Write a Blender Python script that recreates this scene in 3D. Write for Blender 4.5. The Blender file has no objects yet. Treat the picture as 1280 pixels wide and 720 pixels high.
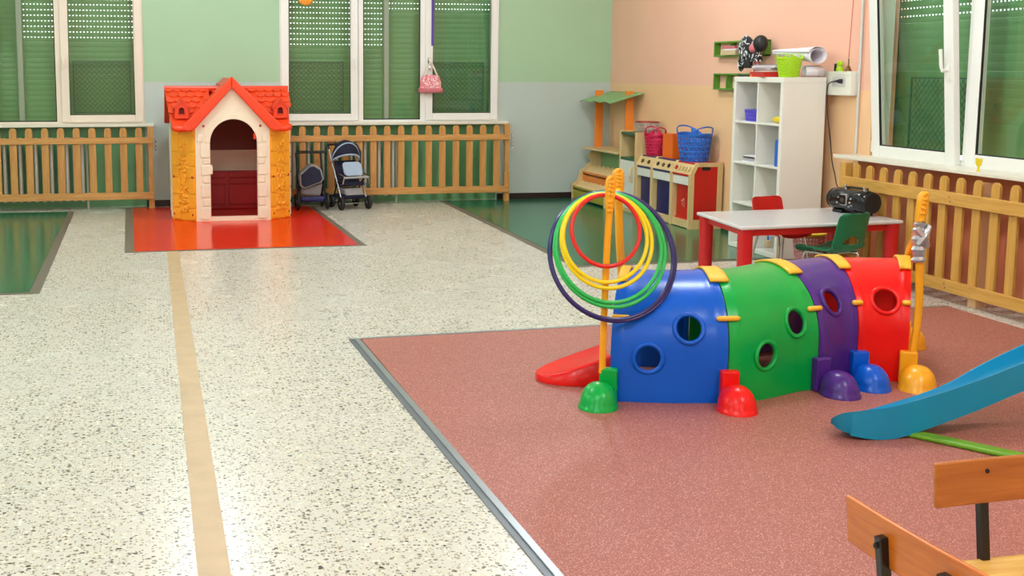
import bpy, bmesh, math, random
from mathutils import Matrix, Vector
random.seed(7)
R = math.radians
PI = math.pi
scn = bpy.context.scene
COL = scn.collection

# ------------------------------------------------------------------ camera
cam_d = bpy.data.cameras.new('camera')
cam = bpy.data.objects.new('camera', cam_d)
COL.objects.link(cam)
scn.camera = cam
cam_d.sensor_width = 36
cam_d.lens = 36 * 1500 / 1280
cam_d.shift_x = (640 - 497.602) / 1280
cam_d.shift_y = -(360 - 283.494) / 1280
cam_d.clip_start = 0.05
pit, yaw, rol = 0.1301803, 0.2030872, 0.0018958
B_ = Matrix(((1, 0, 0), (0, 0, -1), (0, 1, 0)))
Ry = Matrix(((math.cos(yaw), -math.sin(yaw), 0), (math.sin(yaw), math.cos(yaw), 0), (0, 0, 1)))
Rx = Matrix(((1, 0, 0), (0, math.cos(pit), -math.sin(pit)), (0, math.sin(pit), math.cos(pit))))
Rz = Matrix(((math.cos(rol), -math.sin(rol), 0), (math.sin(rol), math.cos(rol), 0), (0, 0, 1)))
M3 = Rz @ Rx @ B_ @ Ry
cam.matrix_world = Matrix.Translation((0, 0, 1.56)) @ Matrix((M3[0], -M3[1], -M3[2])).transposed().to_4x4()

# ------------------------------------------------------------------ world, exposure
world = bpy.data.worlds.new('world')
scn.world = world
world.use_nodes = True
bg = world.node_tree.nodes['Background']
bg.inputs[0].default_value = (0.93, 0.97, 1.0, 1)
bg.inputs[1].default_value = 2.6
scn.view_settings.view_transform = 'Standard'
scn.view_settings.look = 'None'
scn.view_settings.gamma = 1
scn.view_settings.use_curve_mapping = False
scn.view_settings.exposure = 0.14

# ceiling lamps: (x, y) of each fluorescent fitting, z of the ceiling
CEIL = 3.7
LAMPS = [(-3.4, 11.0), (0.5, 11.2), (3.7, 10.6), (-3.4, 6.8), (0.3, 6.8), (3.6, 6.6), (-3.4, 2.6), (0.3, 2.4), (3.6, 2.6), (-1.6, -1.4), (2.4, -1.4)]
LAMP_W = 84.0
for lx, ly in LAMPS:
    ld = bpy.data.lights.new('globe_light', 'POINT')
    ld.shadow_soft_size = 0.18
    ld.energy = LAMP_W; ld.color = (0.84, 0.935, 1.0)
    lo = bpy.data.objects.new('globe_light', ld)
    lo.location = (lx, ly, CEIL - 0.26)
    COL.objects.link(lo)

# ------------------------------------------------------------------ materials
def s2l(v):
    v /= 255.0
    return v / 12.92 if v <= 0.04045 else ((v + 0.055) / 1.055) ** 2.4
def rgb(r, g, b): return (s2l(r), s2l(g), s2l(b), 1)
MATS = {}
def new(name):
    m = bpy.data.materials.new(name); m.use_nodes = True
    MATS[name] = m
    nt = m.node_tree
    return m, nt, nt.nodes['Principled BSDF']
def N(nt, kind, **kw):
    n = nt.nodes.new(kind)
    for k, v in kw.items():
        if hasattr(n, k): setattr(n, k, v)
    return n
def mat(name, col, rough=0.45, metal=0.0, var=0.06, scale=6.0, bump=0.0, bscale=60.0, coat=0.0, spec=0.5):
    m, nt, p = new(name)
    p.inputs['Roughness'].default_value = rough
    p.inputs['Metallic'].default_value = metal
    p.inputs['Coat Weight'].default_value = coat
    p.inputs['Specular IOR Level'].default_value = spec
    tc = N(nt, 'ShaderNodeTexCoord')
    no = N(nt, 'ShaderNodeTexNoise'); no.inputs['Scale'].default_value = scale; no.inputs['Detail'].default_value = 4
    nt.links.new(tc.outputs['Object'], no.inputs['Vector'])
    mx = N(nt, 'ShaderNodeMix', data_type='RGBA')
    mx.inputs[6].default_value = (col[0] * (1 - var), col[1] * (1 - var), col[2] * (1 - var), 1)
    mx.inputs[7].default_value = (min(1, col[0] * (1 + var)), min(1, col[1] * (1 + var)), min(1, col[2] * (1 + var)), 1)
    nt.links.new(no.outputs['Fac'], mx.inputs[0])
    nt.links.new(mx.outputs[2], p.inputs['Base Color'])
    if bump > 0:
        n2 = N(nt, 'ShaderNodeTexNoise'); n2.inputs['Scale'].default_value = bscale; n2.inputs['Detail'].default_value = 3
        nt.links.new(tc.outputs['Object'], n2.inputs['Vector'])
        b = N(nt, 'ShaderNodeBump'); b.inputs['Strength'].default_value = bump; b.inputs['Distance'].default_value = 0.01
        nt.links.new(n2.outputs['Fac'], b.inputs['Height'])
        nt.links.new(b.outputs[0], p.inputs['Normal'])
    return m
def wood(name, c1, c2, rough=0.4, axis='Z', scale=5.0):
    m, nt, p = new(name)
    tc = N(nt, 'ShaderNodeTexCoord'); mp = N(nt, 'ShaderNodeMapping')
    st = {'X': (0.6, 9, 9), 'Y': (9, 0.6, 9), 'Z': (9, 9, 0.6)}[axis]
    mp.inputs['Scale'].default_value = st
    nt.links.new(tc.outputs['Object'], mp.inputs['Vector'])
    no = N(nt, 'ShaderNodeTexNoise'); no.inputs['Scale'].default_value = scale; no.inputs['Detail'].default_value = 6; no.inputs['Distortion'].default_value = 0.8
    nt.links.new(mp.outputs[0], no.inputs['Vector'])
    cr = N(nt, 'ShaderNodeValToRGB')
    cr.color_ramp.elements[0].position = 0.3; cr.color_ramp.elements[0].color = c1
    cr.color_ramp.elements[1].position = 0.7; cr.color_ramp.elements[1].color = c2
    nt.links.new(no.outputs['Fac'], cr.inputs[0])
    nt.links.new(cr.outputs[0], p.inputs['Base Color'])
    p.inputs['Roughness'].default_value = rough
    return m
def wall_paint(name, up, low, zsplit, rough=0.55):
    m, nt, p = new(name)
    ge = N(nt, 'ShaderNodeNewGeometry'); sx = N(nt, 'ShaderNodeSeparateXYZ')
    nt.links.new(ge.outputs['Position'], sx.inputs[0])
    gt = N(nt, 'ShaderNodeMath', operation='GREATER_THAN'); gt.inputs[1].default_value = zsplit
    nt.links.new(sx.outputs['Z'], gt.inputs[0])
    mx = N(nt, 'ShaderNodeMix', data_type='RGBA'); mx.inputs[6].default_value = low; mx.inputs[7].default_value = up
    nt.links.new(gt.outputs[0], mx.inputs[0])
    no = N(nt, 'ShaderNodeTexNoise'); no.inputs['Scale'].default_value = 1.6; no.inputs['Detail'].default_value = 5
    nt.links.new(ge.outputs['Position'], no.inputs['Vector'])
    mr = N(nt, 'ShaderNodeMapRange'); mr.inputs[3].default_value = 0.94; mr.inputs[4].default_value = 1.04
    nt.links.new(no.outputs['Fac'], mr.inputs[0])
    vm = N(nt, 'ShaderNodeVectorMath', operation='SCALE')
    nt.links.new(mx.outputs[2], vm.inputs[0]); nt.links.new(mr.outputs[0], vm.inputs['Scale'])
    nt.links.new(vm.outputs[0], p.inputs['Base Color'])
    p.inputs['Roughness'].default_value = rough
    n2 = N(nt, 'ShaderNodeTexNoise'); n2.inputs['Scale'].default_value = 90
    nt.links.new(ge.outputs['Position'], n2.inputs['Vector'])
    b = N(nt, 'ShaderNodeBump'); b.inputs['Strength'].default_value = 0.06; b.inputs['Distance'].default_value = 0.005
    nt.links.new(n2.outputs['Fac'], b.inputs['Height']); nt.links.new(b.outputs[0], p.inputs['Normal'])
    return m
def terrazzo():
    m, nt, p = new('terrazzo')
    ge = N(nt, 'ShaderNodeNewGeometry')
    dn = N(nt, 'ShaderNodeTexNoise'); dn.inputs['Scale'].default_value = 55
    nt.links.new(ge.outputs['Position'], dn.inputs['Vector'])
    ds = N(nt, 'ShaderNodeVectorMath', operation='SCALE'); ds.inputs['Scale'].default_value = 0.014
    nt.links.new(dn.outputs['Color'], ds.inputs[0])
    ad = N(nt, 'ShaderNodeVectorMath', operation='ADD')
    nt.links.new(ge.outputs['Position'], ad.inputs[0]); nt.links.new(ds.outputs[0], ad.inputs[1])
    base = N(nt, 'ShaderNodeTexNoise'); base.inputs['Scale'].default_value = 1.1; base.inputs['Detail'].default_value = 4
    nt.links.new(ge.outputs['Position'], base.inputs['Vector'])
    cur = N(nt, 'ShaderNodeMix', data_type='RGBA')
    cur.inputs[6].default_value = rgb(211, 205, 191); cur.inputs[7].default_value = rgb(220, 216, 206)
    nt.links.new(base.outputs['Fac'], cur.inputs[0]); out = cur.outputs[2]
    for sc, thr, dist, c0, c1 in ((52, 0.32, 0.38, rgb(52, 47, 40), rgb(176, 164, 140)), (95, 0.36, 0.44, rgb(88, 80, 66), rgb(186, 174, 150)), (32, 0.07, 0.30, rgb(48, 43, 36), rgb(118, 106, 88)), (70, 0.2, 0.5, rgb(246, 240, 224), rgb(214, 200, 170))):
        vo = N(nt, 'ShaderNodeTexVoronoi'); vo.inputs['Scale'].default_value = sc
        nt.links.new(ad.outputs[0], vo.inputs['Vector'])
        sp = N(nt, 'ShaderNodeSeparateColor'); nt.links.new(vo.outputs['Color'], sp.inputs[0])
        a = N(nt, 'ShaderNodeMath', operation='LESS_THAN'); a.inputs[1].default_value = thr; nt.links.new(sp.outputs[0], a.inputs[0])
        d = N(nt, 'ShaderNodeMath', operation='LESS_THAN'); d.inputs[1].default_value = dist; nt.links.new(vo.outputs['Distance'], d.inputs[0])
        mu = N(nt, 'ShaderNodeMath', operation='MULTIPLY'); nt.links.new(a.outputs[0], mu.inputs[0]); nt.links.new(d.outputs[0], mu.inputs[1])
        cc = N(nt, 'ShaderNodeMix', data_type='RGBA'); cc.inputs[6].default_value = c0; cc.inputs[7].default_value = c1
        nt.links.new(sp.outputs[1], cc.inputs[0])
        mx = N(nt, 'ShaderNodeMix', data_type='RGBA'); nt.links.new(mu.outputs[0], mx.inputs[0]); nt.links.new(out, mx.inputs[6]); nt.links.new(cc.outputs[2], mx.inputs[7])
        out = mx.outputs[2]
    nt.links.new(out, p.inputs['Base Color'])
    rn = N(nt, 'ShaderNodeMapRange'); rn.inputs[3].default_value = 0.2; rn.inputs[4].default_value = 0.34
    nt.links.new(base.outputs['Fac'], rn.inputs[0]); nt.links.new(rn.outputs[0], p.inputs['Roughness'])
    return m
def speckled(name, col, sp_col, scale=260, thr=0.16, rough=0.6, var=0.12):
    m, nt, p = new(name)
    ge = N(nt, 'ShaderNodeNewGeometry')
    vo = N(nt, 'ShaderNodeTexVoronoi'); vo.inputs['Scale'].default_value = scale
    nt.links.new(ge.outputs['Position'], vo.inputs['Vector'])
    sp = N(nt, 'ShaderNodeSeparateColor'); nt.links.new(vo.outputs['Color'], sp.inputs[0])
    mr = N(nt, 'ShaderNodeMapRange'); mr.inputs[1].default_value = thr; mr.inputs[2].default_value = thr * 0.4
    nt.links.new(sp.outputs[0], mr.inputs[0])
    no = N(nt, 'ShaderNodeTexNoise'); no.inputs['Scale'].default_value = 40; no.inputs['Detail'].default_value = 6
    nt.links.new(ge.outputs['Position'], no.inputs['Vector'])
    bx = N(nt, 'ShaderNodeMix', data_type='RGBA')
    bx.inputs[6].default_value = tuple(c * (1 - var) for c in col[:3]) + (1,); bx.inputs[7].default_value = tuple(c * (1 + var) for c in col[:3]) + (1,)
    nt.links.new(no.outputs['Fac'], bx.inputs[0])
    mx = N(nt, 'ShaderNodeMix', data_type='RGBA'); mx.inputs[7].default_value = sp_col
    nt.links.new(mr.outputs[0], mx.inputs[0]); nt.links.new(bx.outputs[2], mx.inputs[6])
    nt.links.new(mx.outputs[2], p.inputs['Base Color'])
    p.inputs['Roughness'].default_value = rough
    b = N(nt, 'ShaderNodeBump'); b.inputs['Strength'].default_value = 0.12; b.inputs['Distance'].default_value = 0.003
    nt.links.new(sp.outputs[1], b.inputs['Height']); nt.links.new(b.outputs[0], p.inputs['Normal'])
    return m
def glass(name, tint):
    m, nt, p = new(name)
    out = nt.nodes['Material Output']; nt.nodes.remove(p)
    tr = N(nt, 'ShaderNodeBsdfTransparent'); tr.inputs[0].default_value = tint
    gl = N(nt, 'ShaderNodeBsdfGlossy'); gl.inputs['Roughness'].default_value = 0.015
    fr = N(nt, 'ShaderNodeFresnel'); fr.inputs[0].default_value = 1.5
    mu = N(nt, 'ShaderNodeMath', operation='MULTIPLY'); mu.inputs[1].default_value = 1.3; mu.use_clamp = True
    nt.links.new(fr.outputs[0], mu.inputs[0])
    ge = N(nt, 'ShaderNodeNewGeometry')          # reflect once, at the face the ray enters
    fb = N(nt, 'ShaderNodeMath', operation='SUBTRACT'); fb.inputs[0].default_value = 1.0
    nt.links.new(ge.outputs['Backfacing'], fb.inputs[1])
    m2 = N(nt, 'ShaderNodeMath', operation='MULTIPLY')
    nt.links.new(mu.outputs[0], m2.inputs[0]); nt.links.new(fb.outputs[0], m2.inputs[1])
    mx = N(nt, 'ShaderNodeMixShader')
    nt.links.new(m2.outputs[0], mx.inputs[0]); nt.links.new(tr.outputs[0], mx.inputs[1]); nt.links.new(gl.outputs[0], mx.inputs[2])
    nt.links.new(mx.outputs[0], out.inputs[0])
    return m
terrazzo()
speckled('rubber_mat', rgb(158, 88, 76), rgb(214, 156, 142), scale=330, thr=0.2, rough=0.5)
wall_paint('paint_green', rgb(170, 203, 166), rgb(190, 203, 196), 1.415)
wall_paint('paint_peach', rgb(246, 190, 164), rgb(248, 200, 152), 1.405)
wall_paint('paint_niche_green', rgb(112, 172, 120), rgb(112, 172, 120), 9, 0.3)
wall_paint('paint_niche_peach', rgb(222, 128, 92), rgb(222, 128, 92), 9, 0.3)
wall_paint('paint_white', rgb(236, 232, 222), rgb(236, 232, 222), 9)
mat('baseboard', rgb(38, 26, 22), 0.4)
mat('vinyl_green', rgb(20, 108, 74), 0.18, var=0.1, scale=2, bump=0.03, bscale=8, spec=0.35)
mat('vinyl_red', rgb(228, 40, 8), 0.18, var=0.06, scale=2, bump=0.03, bscale=8, spec=0.16)
mat('edge_tape', rgb(112, 102, 88), 0.5)
mat('marble_tan', rgb(196, 168, 130), 0.45, var=0.22, scale=9)
mat('aluminium', rgb(170, 174, 180), 0.32, 0.7)
mat('aluminium_dark', rgb(118, 122, 130), 0.4, 0.5)
mat('upvc', rgb(240, 238, 232), 0.28, var=0.02)
mat('upvc_cream', rgb(238, 222, 204), 0.3, var=0.02)
mat('sill', rgb(232, 226, 208), 0.3, var=0.05)
mat('gasket', rgb(34, 34, 32), 0.5)
mat('shutter', rgb(106, 150, 100), 0.45, var=0.08, scale=1.5)
mat('guide_rail', rgb(168, 170, 158), 0.4)
mat('mesh_wire', rgb(66, 104, 80), 0.5)
glass('pane', (0.93, 0.975, 0.93, 1))
wood('fence_wood', rgb(186, 128, 62), rgb(216, 160, 90), 0.45, 'Z')
wood('fence_rail', rgb(190, 132, 66), rgb(218, 164, 94), 0.45, 'X')
wood('fence_wood_yellow', rgb(196, 142, 60), rgb(218, 168, 84), 0.45, 'Z')
wood('fence_rail_yellow', rgb(198, 144, 62), rgb(220, 170, 86), 0.45, 'Y')
mat('radiator', rgb(214, 208, 194), 0.35)
mat('radiator_pink', rgb(208, 160, 148), 0.35)
mat('chrome', rgb(205, 205, 205), 0.12, 1.0, var=0.02)
mat('steel_black', rgb(20, 18, 18), 0.25)
mat('house_cream', rgb(238, 226, 200), 0.45, var=0.03, bump=0.05)
mat('house_yellow', rgb(250, 174, 40), 0.42, var=0.05, bump=0.05)
mat('house_red', rgb(238, 66, 22), 0.36, var=0.05)
mat('house_darkred', rgb(176, 22, 26), 0.4)
mat('house_brown', rgb(118, 46, 34), 0.5)
mat('screw_red', rgb(168, 42, 28), 0.45)
mat('plastic_blue', rgb(0, 92, 208), 0.27, var=0.04, spec=0.35)
mat('plastic_green', rgb(0, 166, 68), 0.28, var=0.04, spec=0.35)
mat('plastic_purple', rgb(78, 38, 132), 0.28, var=0.04, spec=0.4)
mat('plastic_red', rgb(240, 20, 16), 0.28, var=0.04, spec=0.35)
mat('plastic_yellow', rgb(250, 172, 22), 0.3, var=0.04, coat=0.2)
mat('plastic_orange_yellow', rgb(250, 190, 50), 0.4, var=0.04)
mat('plastic_lime', rgb(176, 226, 20), 0.35, var=0.04)
mat('plastic_magenta', rgb(206, 22, 76), 0.35)
mat('plastic_skyblue', rgb(20, 150, 194), 0.26, var=0.04, spec=0.4)
mat('plastic_tubblue', rgb(36, 104, 204), 0.35)
mat('plastic_orange', rgb(252, 112, 20), 0.4)
mat('hoop_red', rgb(226, 36, 28), 0.25); mat('hoop_yellow', rgb(250, 222, 20), 0.25)
mat('hoop_green', rgb(40, 190, 88), 0.25); mat('hoop_navy', rgb(44, 38, 104), 0.22)
mat('grass_green', rgb(104, 160, 24), 0.4)
mat('duct_tape', rgb(188, 190, 194), 0.25, 0.6, bump=0.3, bscale=80)
wood('birch', rgb(214, 180, 122), rgb(232, 202, 148), 0.4, 'Z', 3)
wood('birch_y', rgb(214, 180, 122), rgb(232, 202, 148), 0.4, 'Y', 3)
mat('board_white', rgb(236, 232, 224), 0.35, var=0.02)
mat('board_red', rgb(206, 24, 20), 0.35); mat('board_navy', rgb(26, 26, 92), 0.35)
mat('board_green', rgb(32, 96, 58), 0.35); mat('board_lightgreen', rgb(138, 182, 120), 0.5)
mat('board_orange', rgb(240, 134, 44), 0.45); mat('board_olive', rgb(176, 164, 52), 0.45)
mat('shelf_white', rgb(238, 234, 224), 0.35, var=0.02)
mat('table_top', rgb(214, 212, 212), 0.22, var=0.03)
mat('table_red', rgb(200, 24, 28), 0.3)
mat('chair_red', rgb(206, 32, 30), 0.32, var=0.04); mat('chair_green', rgb(8, 118, 78), 0.34, var=0.04)
mat('bin_pink', rgb(222, 150, 150), 0.5); mat('bin_yellow', rgb(240, 210, 30), 0.35)
mat('black_gloss', rgb(14, 14, 16), 0.16); mat('black_matt', rgb(22, 22, 24), 0.55)
mat('silver', rgb(190, 192, 196), 0.28, 0.8); mat('screen', rgb(60, 66, 70), 0.2)
mat('wall_frame_green', rgb(92, 146, 44), 0.4)
mat('paper', rgb(236, 230, 236), 0.6, var=0.03)
mat('paper_grey', rgb(196, 190, 200), 0.6); mat('book_red', rgb(206, 28, 30), 0.4)
mat('book_dark', rgb(70, 60, 58), 0.5); mat('book_tan', rgb(206, 180, 140), 0.5); mat('book_pink', rgb(206, 110, 118), 0.5)
mat('violet', rgb(92, 82, 206), 0.4); mat('cable', rgb(40, 34, 32), 0.5); mat('bronze', rgb(120, 84, 44), 0.35, 0.7)
mat('cord_red', rgb(214, 110, 104), 0.6); mat('socket_grey', rgb(214, 214, 210), 0.35)
mat('cream_plastic', rgb(238, 236, 222), 0.35, var=0.02)
mat('navy_cloth', rgb(24, 26, 52), 0.8, bump=0.15, bscale=200); mat('grey_cloth', rgb(150, 146, 146), 0.8, bump=0.15, bscale=200)
mat('lightblue_cloth', rgb(168, 186, 208), 0.8, bump=0.15, bscale=200); mat('rubber_black', rgb(26, 25, 26), 0.6)
mat('orange_paper', rgb(244, 150, 40), 0.5); mat('lightgreen_paper', rgb(140, 230, 120), 0.5); mat('yellow_paper', rgb(232, 200, 30), 0.5)
mat('ribbon_purple', rgb(86, 52, 150), 0.5)
wood('chair_ply', rgb(164, 92, 32), rgb(192, 116, 48), 0.28, 'X', 5)
wood('chair_ply_b', rgb(190, 94, 22), rgb(214, 118, 36), 0.24, 'X', 5)
wood('seat_ply', rgb(206, 152, 68), rgb(228, 180, 96), 0.25, 'X', 4)
def cloth_pattern(name, a, b, scale):
    m, nt, p = new(name)
    tc = N(nt, 'ShaderNodeTexCoord'); no = N(nt, 'ShaderNodeTexNoise'); no.inputs['Scale'].default_value = scale; no.inputs['Detail'].default_value = 2; no.inputs['Distortion'].default_value = 1.2
    nt.links.new(tc.outputs['Object'], no.inputs['Vector'])
    cr = N(nt, 'ShaderNodeValToRGB'); cr.color_ramp.elements[0].position = 0.53; cr.color_ramp.elements[1].position = 0.57
    cr.color_ramp.elements[0].color = a; cr.color_ramp.elements[1].color = b
    nt.links.new(no.outputs['Fac'], cr.inputs[0]); nt.links.new(cr.outputs[0], p.inputs['Base Color'])
    p.inputs['Roughness'].default_value = 0.7
cloth_pattern('black_white_cloth', rgb(18, 16, 18), rgb(232, 230, 230), 26)
cloth_pattern('pink_floral', rgb(230, 120, 136), rgb(246, 226, 220), 55)

# ------------------------------------------------------------------ mesh builder
class MB:
    def __init__(s): s.v = []; s.f = []
    def add(s, vs, fs):
        o = len(s.v); s.v += [tuple(v) for v in vs]; s.f += [tuple(i + o for i in f) for f in fs]; return s
    def box(s, x0, y0, z0, x1, y1, z1):
        return s.add([(x0, y0, z0), (x1, y0, z0), (x1, y1, z0), (x0, y1, z0), (x0, y0, z1), (x1, y0, z1), (x1, y1, z1), (x0, y1, z1)],
                     [(0, 3, 2, 1), (4, 5, 6, 7), (0, 1, 5, 4), (1, 2, 6, 5), (2, 3, 7, 6), (3, 0, 4, 7)])
    def prism(s, poly, fn, t0, t1):
        # poly: (a,b) list; fn(a,b,t)->xyz
        n = len(poly)
        vs = [fn(a, b, t0) for a, b in poly] + [fn(a, b, t1) for a, b in poly]
        fs = [tuple(range(n))[::-1], tuple(range(n, 2 * n))] + [(i, (i + 1) % n, n + (i + 1) % n, n + i) for i in range(n)]
        return s.add(vs, fs)
    def tube(s, path, r, n=10, closed=False, cap=True, flat=1.0, up=None):
        P = [Vector(p) for p in path]; m = len(P); rs = r if isinstance(r, (list, tuple)) else [r] * m
        vs = []; prev = None
        for i in range(m):
            if closed: t = (P[(i + 1) % m] - P[i - 1])
            else: t = P[min(i + 1, m - 1)] - P[max(i - 1, 0)]
            t.normalize()
            if prev is None:
                a = Vector(up) if up else (Vector((0, 0, 1)) if abs(t.z) < 0.9 else Vector((1, 0, 0)))
            else: a = prev
            a = (a - t * a.dot(t)).normalized(); b = t.cross(a); prev = a
            for k in range(n):
                w = 2 * PI * k / n
                vs.append(P[i] + a * (math.cos(w) * rs[i]) + b * (math.sin(w) * rs[i] * flat))
        fs = []
        for i in range(m if closed else m - 1):
            j = (i + 1) % m
            for k in range(n):
                k2 = (k + 1) % n
                fs.append((i * n + k, i * n + k2, j * n + k2, j * n + k))
        if cap and not closed:
            fs.append(tuple(range(n))[::-1]); fs.append(tuple((m - 1) * n + k for k in range(n)))
        return s.add(vs, fs)
    def lathe(s, prof, c=(0, 0, 0), n=24, axis='Z', ell=1.0):
        vs = []
        for r, h in prof:
            for k in range(n):
                w = 2 * PI * k / n; a, b = r * math.cos(w), r * math.sin(w) * ell
                p = {'Z': (a, b, h), 'Y': (a, h, b), 'X': (h, a, b)}[axis]
                vs.append((p[0] + c[0], p[1] + c[1], p[2] + c[2]))
        m = len(prof); fs = []
        for i in range(m - 1):
            for k in range(n):
                k2 = (k + 1) % n; fs.append((i * n + k, i * n + k2, (i + 1) * n + k2, (i + 1) * n + k))
        if prof[0][0] > 1e-5: fs.append(tuple(range(n))[::-1])
        if prof[-1][0] > 1e-5: fs.append(tuple((m - 1) * n + k for k in range(n)))
        return s.add(vs, fs)
    def sphere(s, c, rx, ry, rz, nu=16, nv=10, v0=-PI / 2, v1=PI / 2):
        vs = []; fs = []
        for j in range(nv + 1):
            a = v0 + (v1 - v0) * j / nv
            for i in range(nu):
                w = 2 * PI * i / nu
                vs.append((c[0] + rx * math.cos(a) * math.cos(w), c[1] + ry * math.cos(a) * math.sin(w), c[2] + rz * math.sin(a)))
        for j in range(nv):
            for i in range(nu):
                i2 = (i + 1) % nu; fs.append((j * nu + i, j * nu + i2, (j + 1) * nu + i2, (j + 1) * nu + i))
        return s.add(vs, fs)
    def grid(s, fn, nu, nv, skip=None):
        vs = [fn(i / nu, j / nv) for j in range(nv + 1) for i in range(nu + 1)]
        fs = []
        for j in range(nv):
            for i in range(nu):
                if skip and skip((i + .5) / nu, (j + .5) / nv): continue
                a = j * (nu + 1) + i; fs.append((a, a + 1, a + nu + 2, a + nu + 1))
        return s.add(vs, fs)
    def perf(s, fn, nu, nv, hu=0.3, hv=0.3, stag=False, test=None):
        # a sheet of nu x nv cells, each with an eight-sided hole
        B8 = [(1, .5), (1, 1), (.5, 1), (0, 1), (0, .5), (0, 0), (.5, 0), (1, 0)]
        for j in range(nv):
            for i in range(nu):
                off = 0.5 if (stag and j % 2) else 0
                def q(a, b): return fn((i + a + off) / nu, (j + b) / nv)
                if test and not test(i, j):
                    s.add([q(0, 0), q(.5, 0), q(1, 0), q(1, 1), q(.5, 1), q(0, 1)], [(0, 1, 4, 5), (1, 2, 3, 4)]); continue
                h = [(.5 + hu * math.cos(k * PI / 4 ), .5 + hv * math.sin(k * PI / 4)) for k in range(8)]
                s.add([q(a, b) for a, b in h] + [q(a, b) for a, b in B8], [(k, (k + 1) % 8, 8 + (k + 1) % 8, 8 + k) for k in range(8)])
        return s
def arc(cx, cz, r, a0, a1, n, rz=None):
    return [(cx + r * math.cos(a0 + (a1 - a0) * i / n), cz + (rz or r) * math.sin(a0 + (a1 - a0) * i / n)) for i in range(n + 1)]
def rrect(x0, z0, x1, z1, r, n=4):
    return arc(x1 - r, z1 - r, r, 0, PI / 2, n) + arc(x0 + r, z1 - r, r, PI / 2, PI, n) + arc(x0 + r, z0 + r, r, PI, 1.5 * PI, n) + arc(x1 - r, z0 + r, r, 1.5 * PI, 2 * PI, n)
def smooth_path(p, n=6):
    P = [Vector(q) for q in p]; out = []
    for i in range(len(P) - 1):
        a, b, c, d = P[max(i - 1, 0)], P[i], P[i + 1], P[min(i + 2, len(P) - 1)]
        for k in range(n):
            s = k / n; out.append(0.5 * ((2 * b) + (c - a) * s + (2 * a - 5 * b + 4 * c - d) * s * s + (3 * b - a - 3 * c + d) * s ** 3))
    return out + [P[-1]]
XZ = lambda a, b, t: (a, t, b)
YZ = lambda a, b, t: (t, a, b)
XY = lambda a, b, t: (a, b, t)
MW = {}
I4 = Matrix.Identity(4)
def thing(name, label, cat, loc=(0, 0, 0), rz=0, group=None):
    o = bpy.data.objects.new(name, None); COL.objects.link(o)
    o.location = loc; o.rotation_euler = (0, 0, rz); o.empty_display_size = 0.1
    if label: o['label'] = label; o['category'] = cat
    if group: o['group'] = group
    MW[o.name] = Matrix.Translation(loc) @ Matrix.Rotation(rz, 4, 'Z')
    return o
def sthing(name, loc=(0, 0, 0)):
    o = thing(name, None, None, loc); o['kind'] = 'structure'; return o
def build(mb, name, m, parent=None, local=False, smooth=None, bevel=0, solid=0, subsurf=0, label=None, cat=None, group=None, kind=None, sp=None, merge=True, bseg=2):
    space = sp if sp is not None else (MW[parent.name] if (parent is not None and local) else I4)
    vs = mb.v
    lo = [min(v[i] for v in vs) for i in range(3)]; hi = [max(v[i] for v in vs) for i in range(3)]
    c = Vector(((lo[0] + hi[0]) / 2, (lo[1] + hi[1]) / 2, (lo[2] + hi[2]) / 2 if parent else lo[2]))
    me = bpy.data.meshes.new(name)
    me.from_pydata([Vector(v) - c for v in vs], [], mb.f)
    bm = bmesh.new(); bm.from_mesh(me)
    if merge: bmesh.ops.remove_doubles(bm, verts=bm.verts, dist=1e-5)
    bmesh.ops.recalc_face_normals(bm, faces=bm.faces)
    bm.to_mesh(me); bm.free()
    if smooth is not None:
        for p in me.polygons: p.use_smooth = True
        me.set_sharp_from_angle(angle=R(smooth))
    me.materials.append(MATS[m])
    o = bpy.data.objects.new(name, me); COL.objects.link(o)
    w = space @ Matrix.Translation(c)
    if parent is not None:
        o.parent = parent; o.matrix_local = MW[parent.name].inverted() @ w
    else: o.matrix_local = w
    MW[o.name] = w
    if solid: md = o.modifiers.new('solid', 'SOLIDIFY'); md.thickness = solid; md.offset = 0
    if bevel: md = o.modifiers.new('bevel', 'BEVEL'); md.width = bevel; md.segments = bseg; md.limit_method = 'ANGLE'; md.angle_limit = R(35)
    if subsurf: md = o.modifiers.new('sub', 'SUBSURF'); md.levels = subsurf; md.render_levels = subsurf
    if label: o['label'] = label
    if cat: o['category'] = cat
    if group: o['group'] = group
    if kind: o['kind'] = kind
    return o
def inst(src, parent, world):
    # a copy of one object (mesh shared) at a world matrix or position
    o = src.copy(); COL.objects.link(o)
    w = world if isinstance(world, Matrix) else Matrix.Translation(world)
    o.parent = parent
    if parent is not None: o.matrix_parent_inverse = I4; o.matrix_local = MW[parent.name].inverted() @ w
    else: o.matrix_local = w
    MW[o.name] = w
    return o
def BX(*a): return MB().box(*a)

# ------------------------------------------------------------------ the room
WX = 5.52     # right wall plane
WY = 13.95    # back wall plane
build(BX(-6, -4, -0.1, 6.2, 14.6, 0), 'floor', 'terrazzo', kind='structure')
build(BX(-6, -4, CEIL, 6.2, 14.6, CEIL + 0.1), 'ceiling', 'paint_white', kind='structure')
build(BX(-5.2, -4, 0, -5.0, 14.6, CEIL), 'wall_left', 'paint_green', kind='structure')
build(BX(-5.2, -3.4, 0, 6.2, -3.2, CEIL), 'wall_front', 'paint_peach', kind='structure')
W1 = (-2.68, -0.063); W2 = (1.476, 4.093); WZ0, WZ1 = 0.93, 2.72
wb = MB()
for x0, x1 in ((-5.0, W1[0]), (W1[1], W2[0]), (W2[1], 5.9)):
    wb.box(x0, WY, 0, x1, WY + 0.35, CEIL)
for x0, x1 in (W1, W2):
    wb.box(x0, WY, WZ1, x1, WY + 0.35, CEIL)
build(wb, 'wall_back', 'paint_green', kind='structure')
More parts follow.
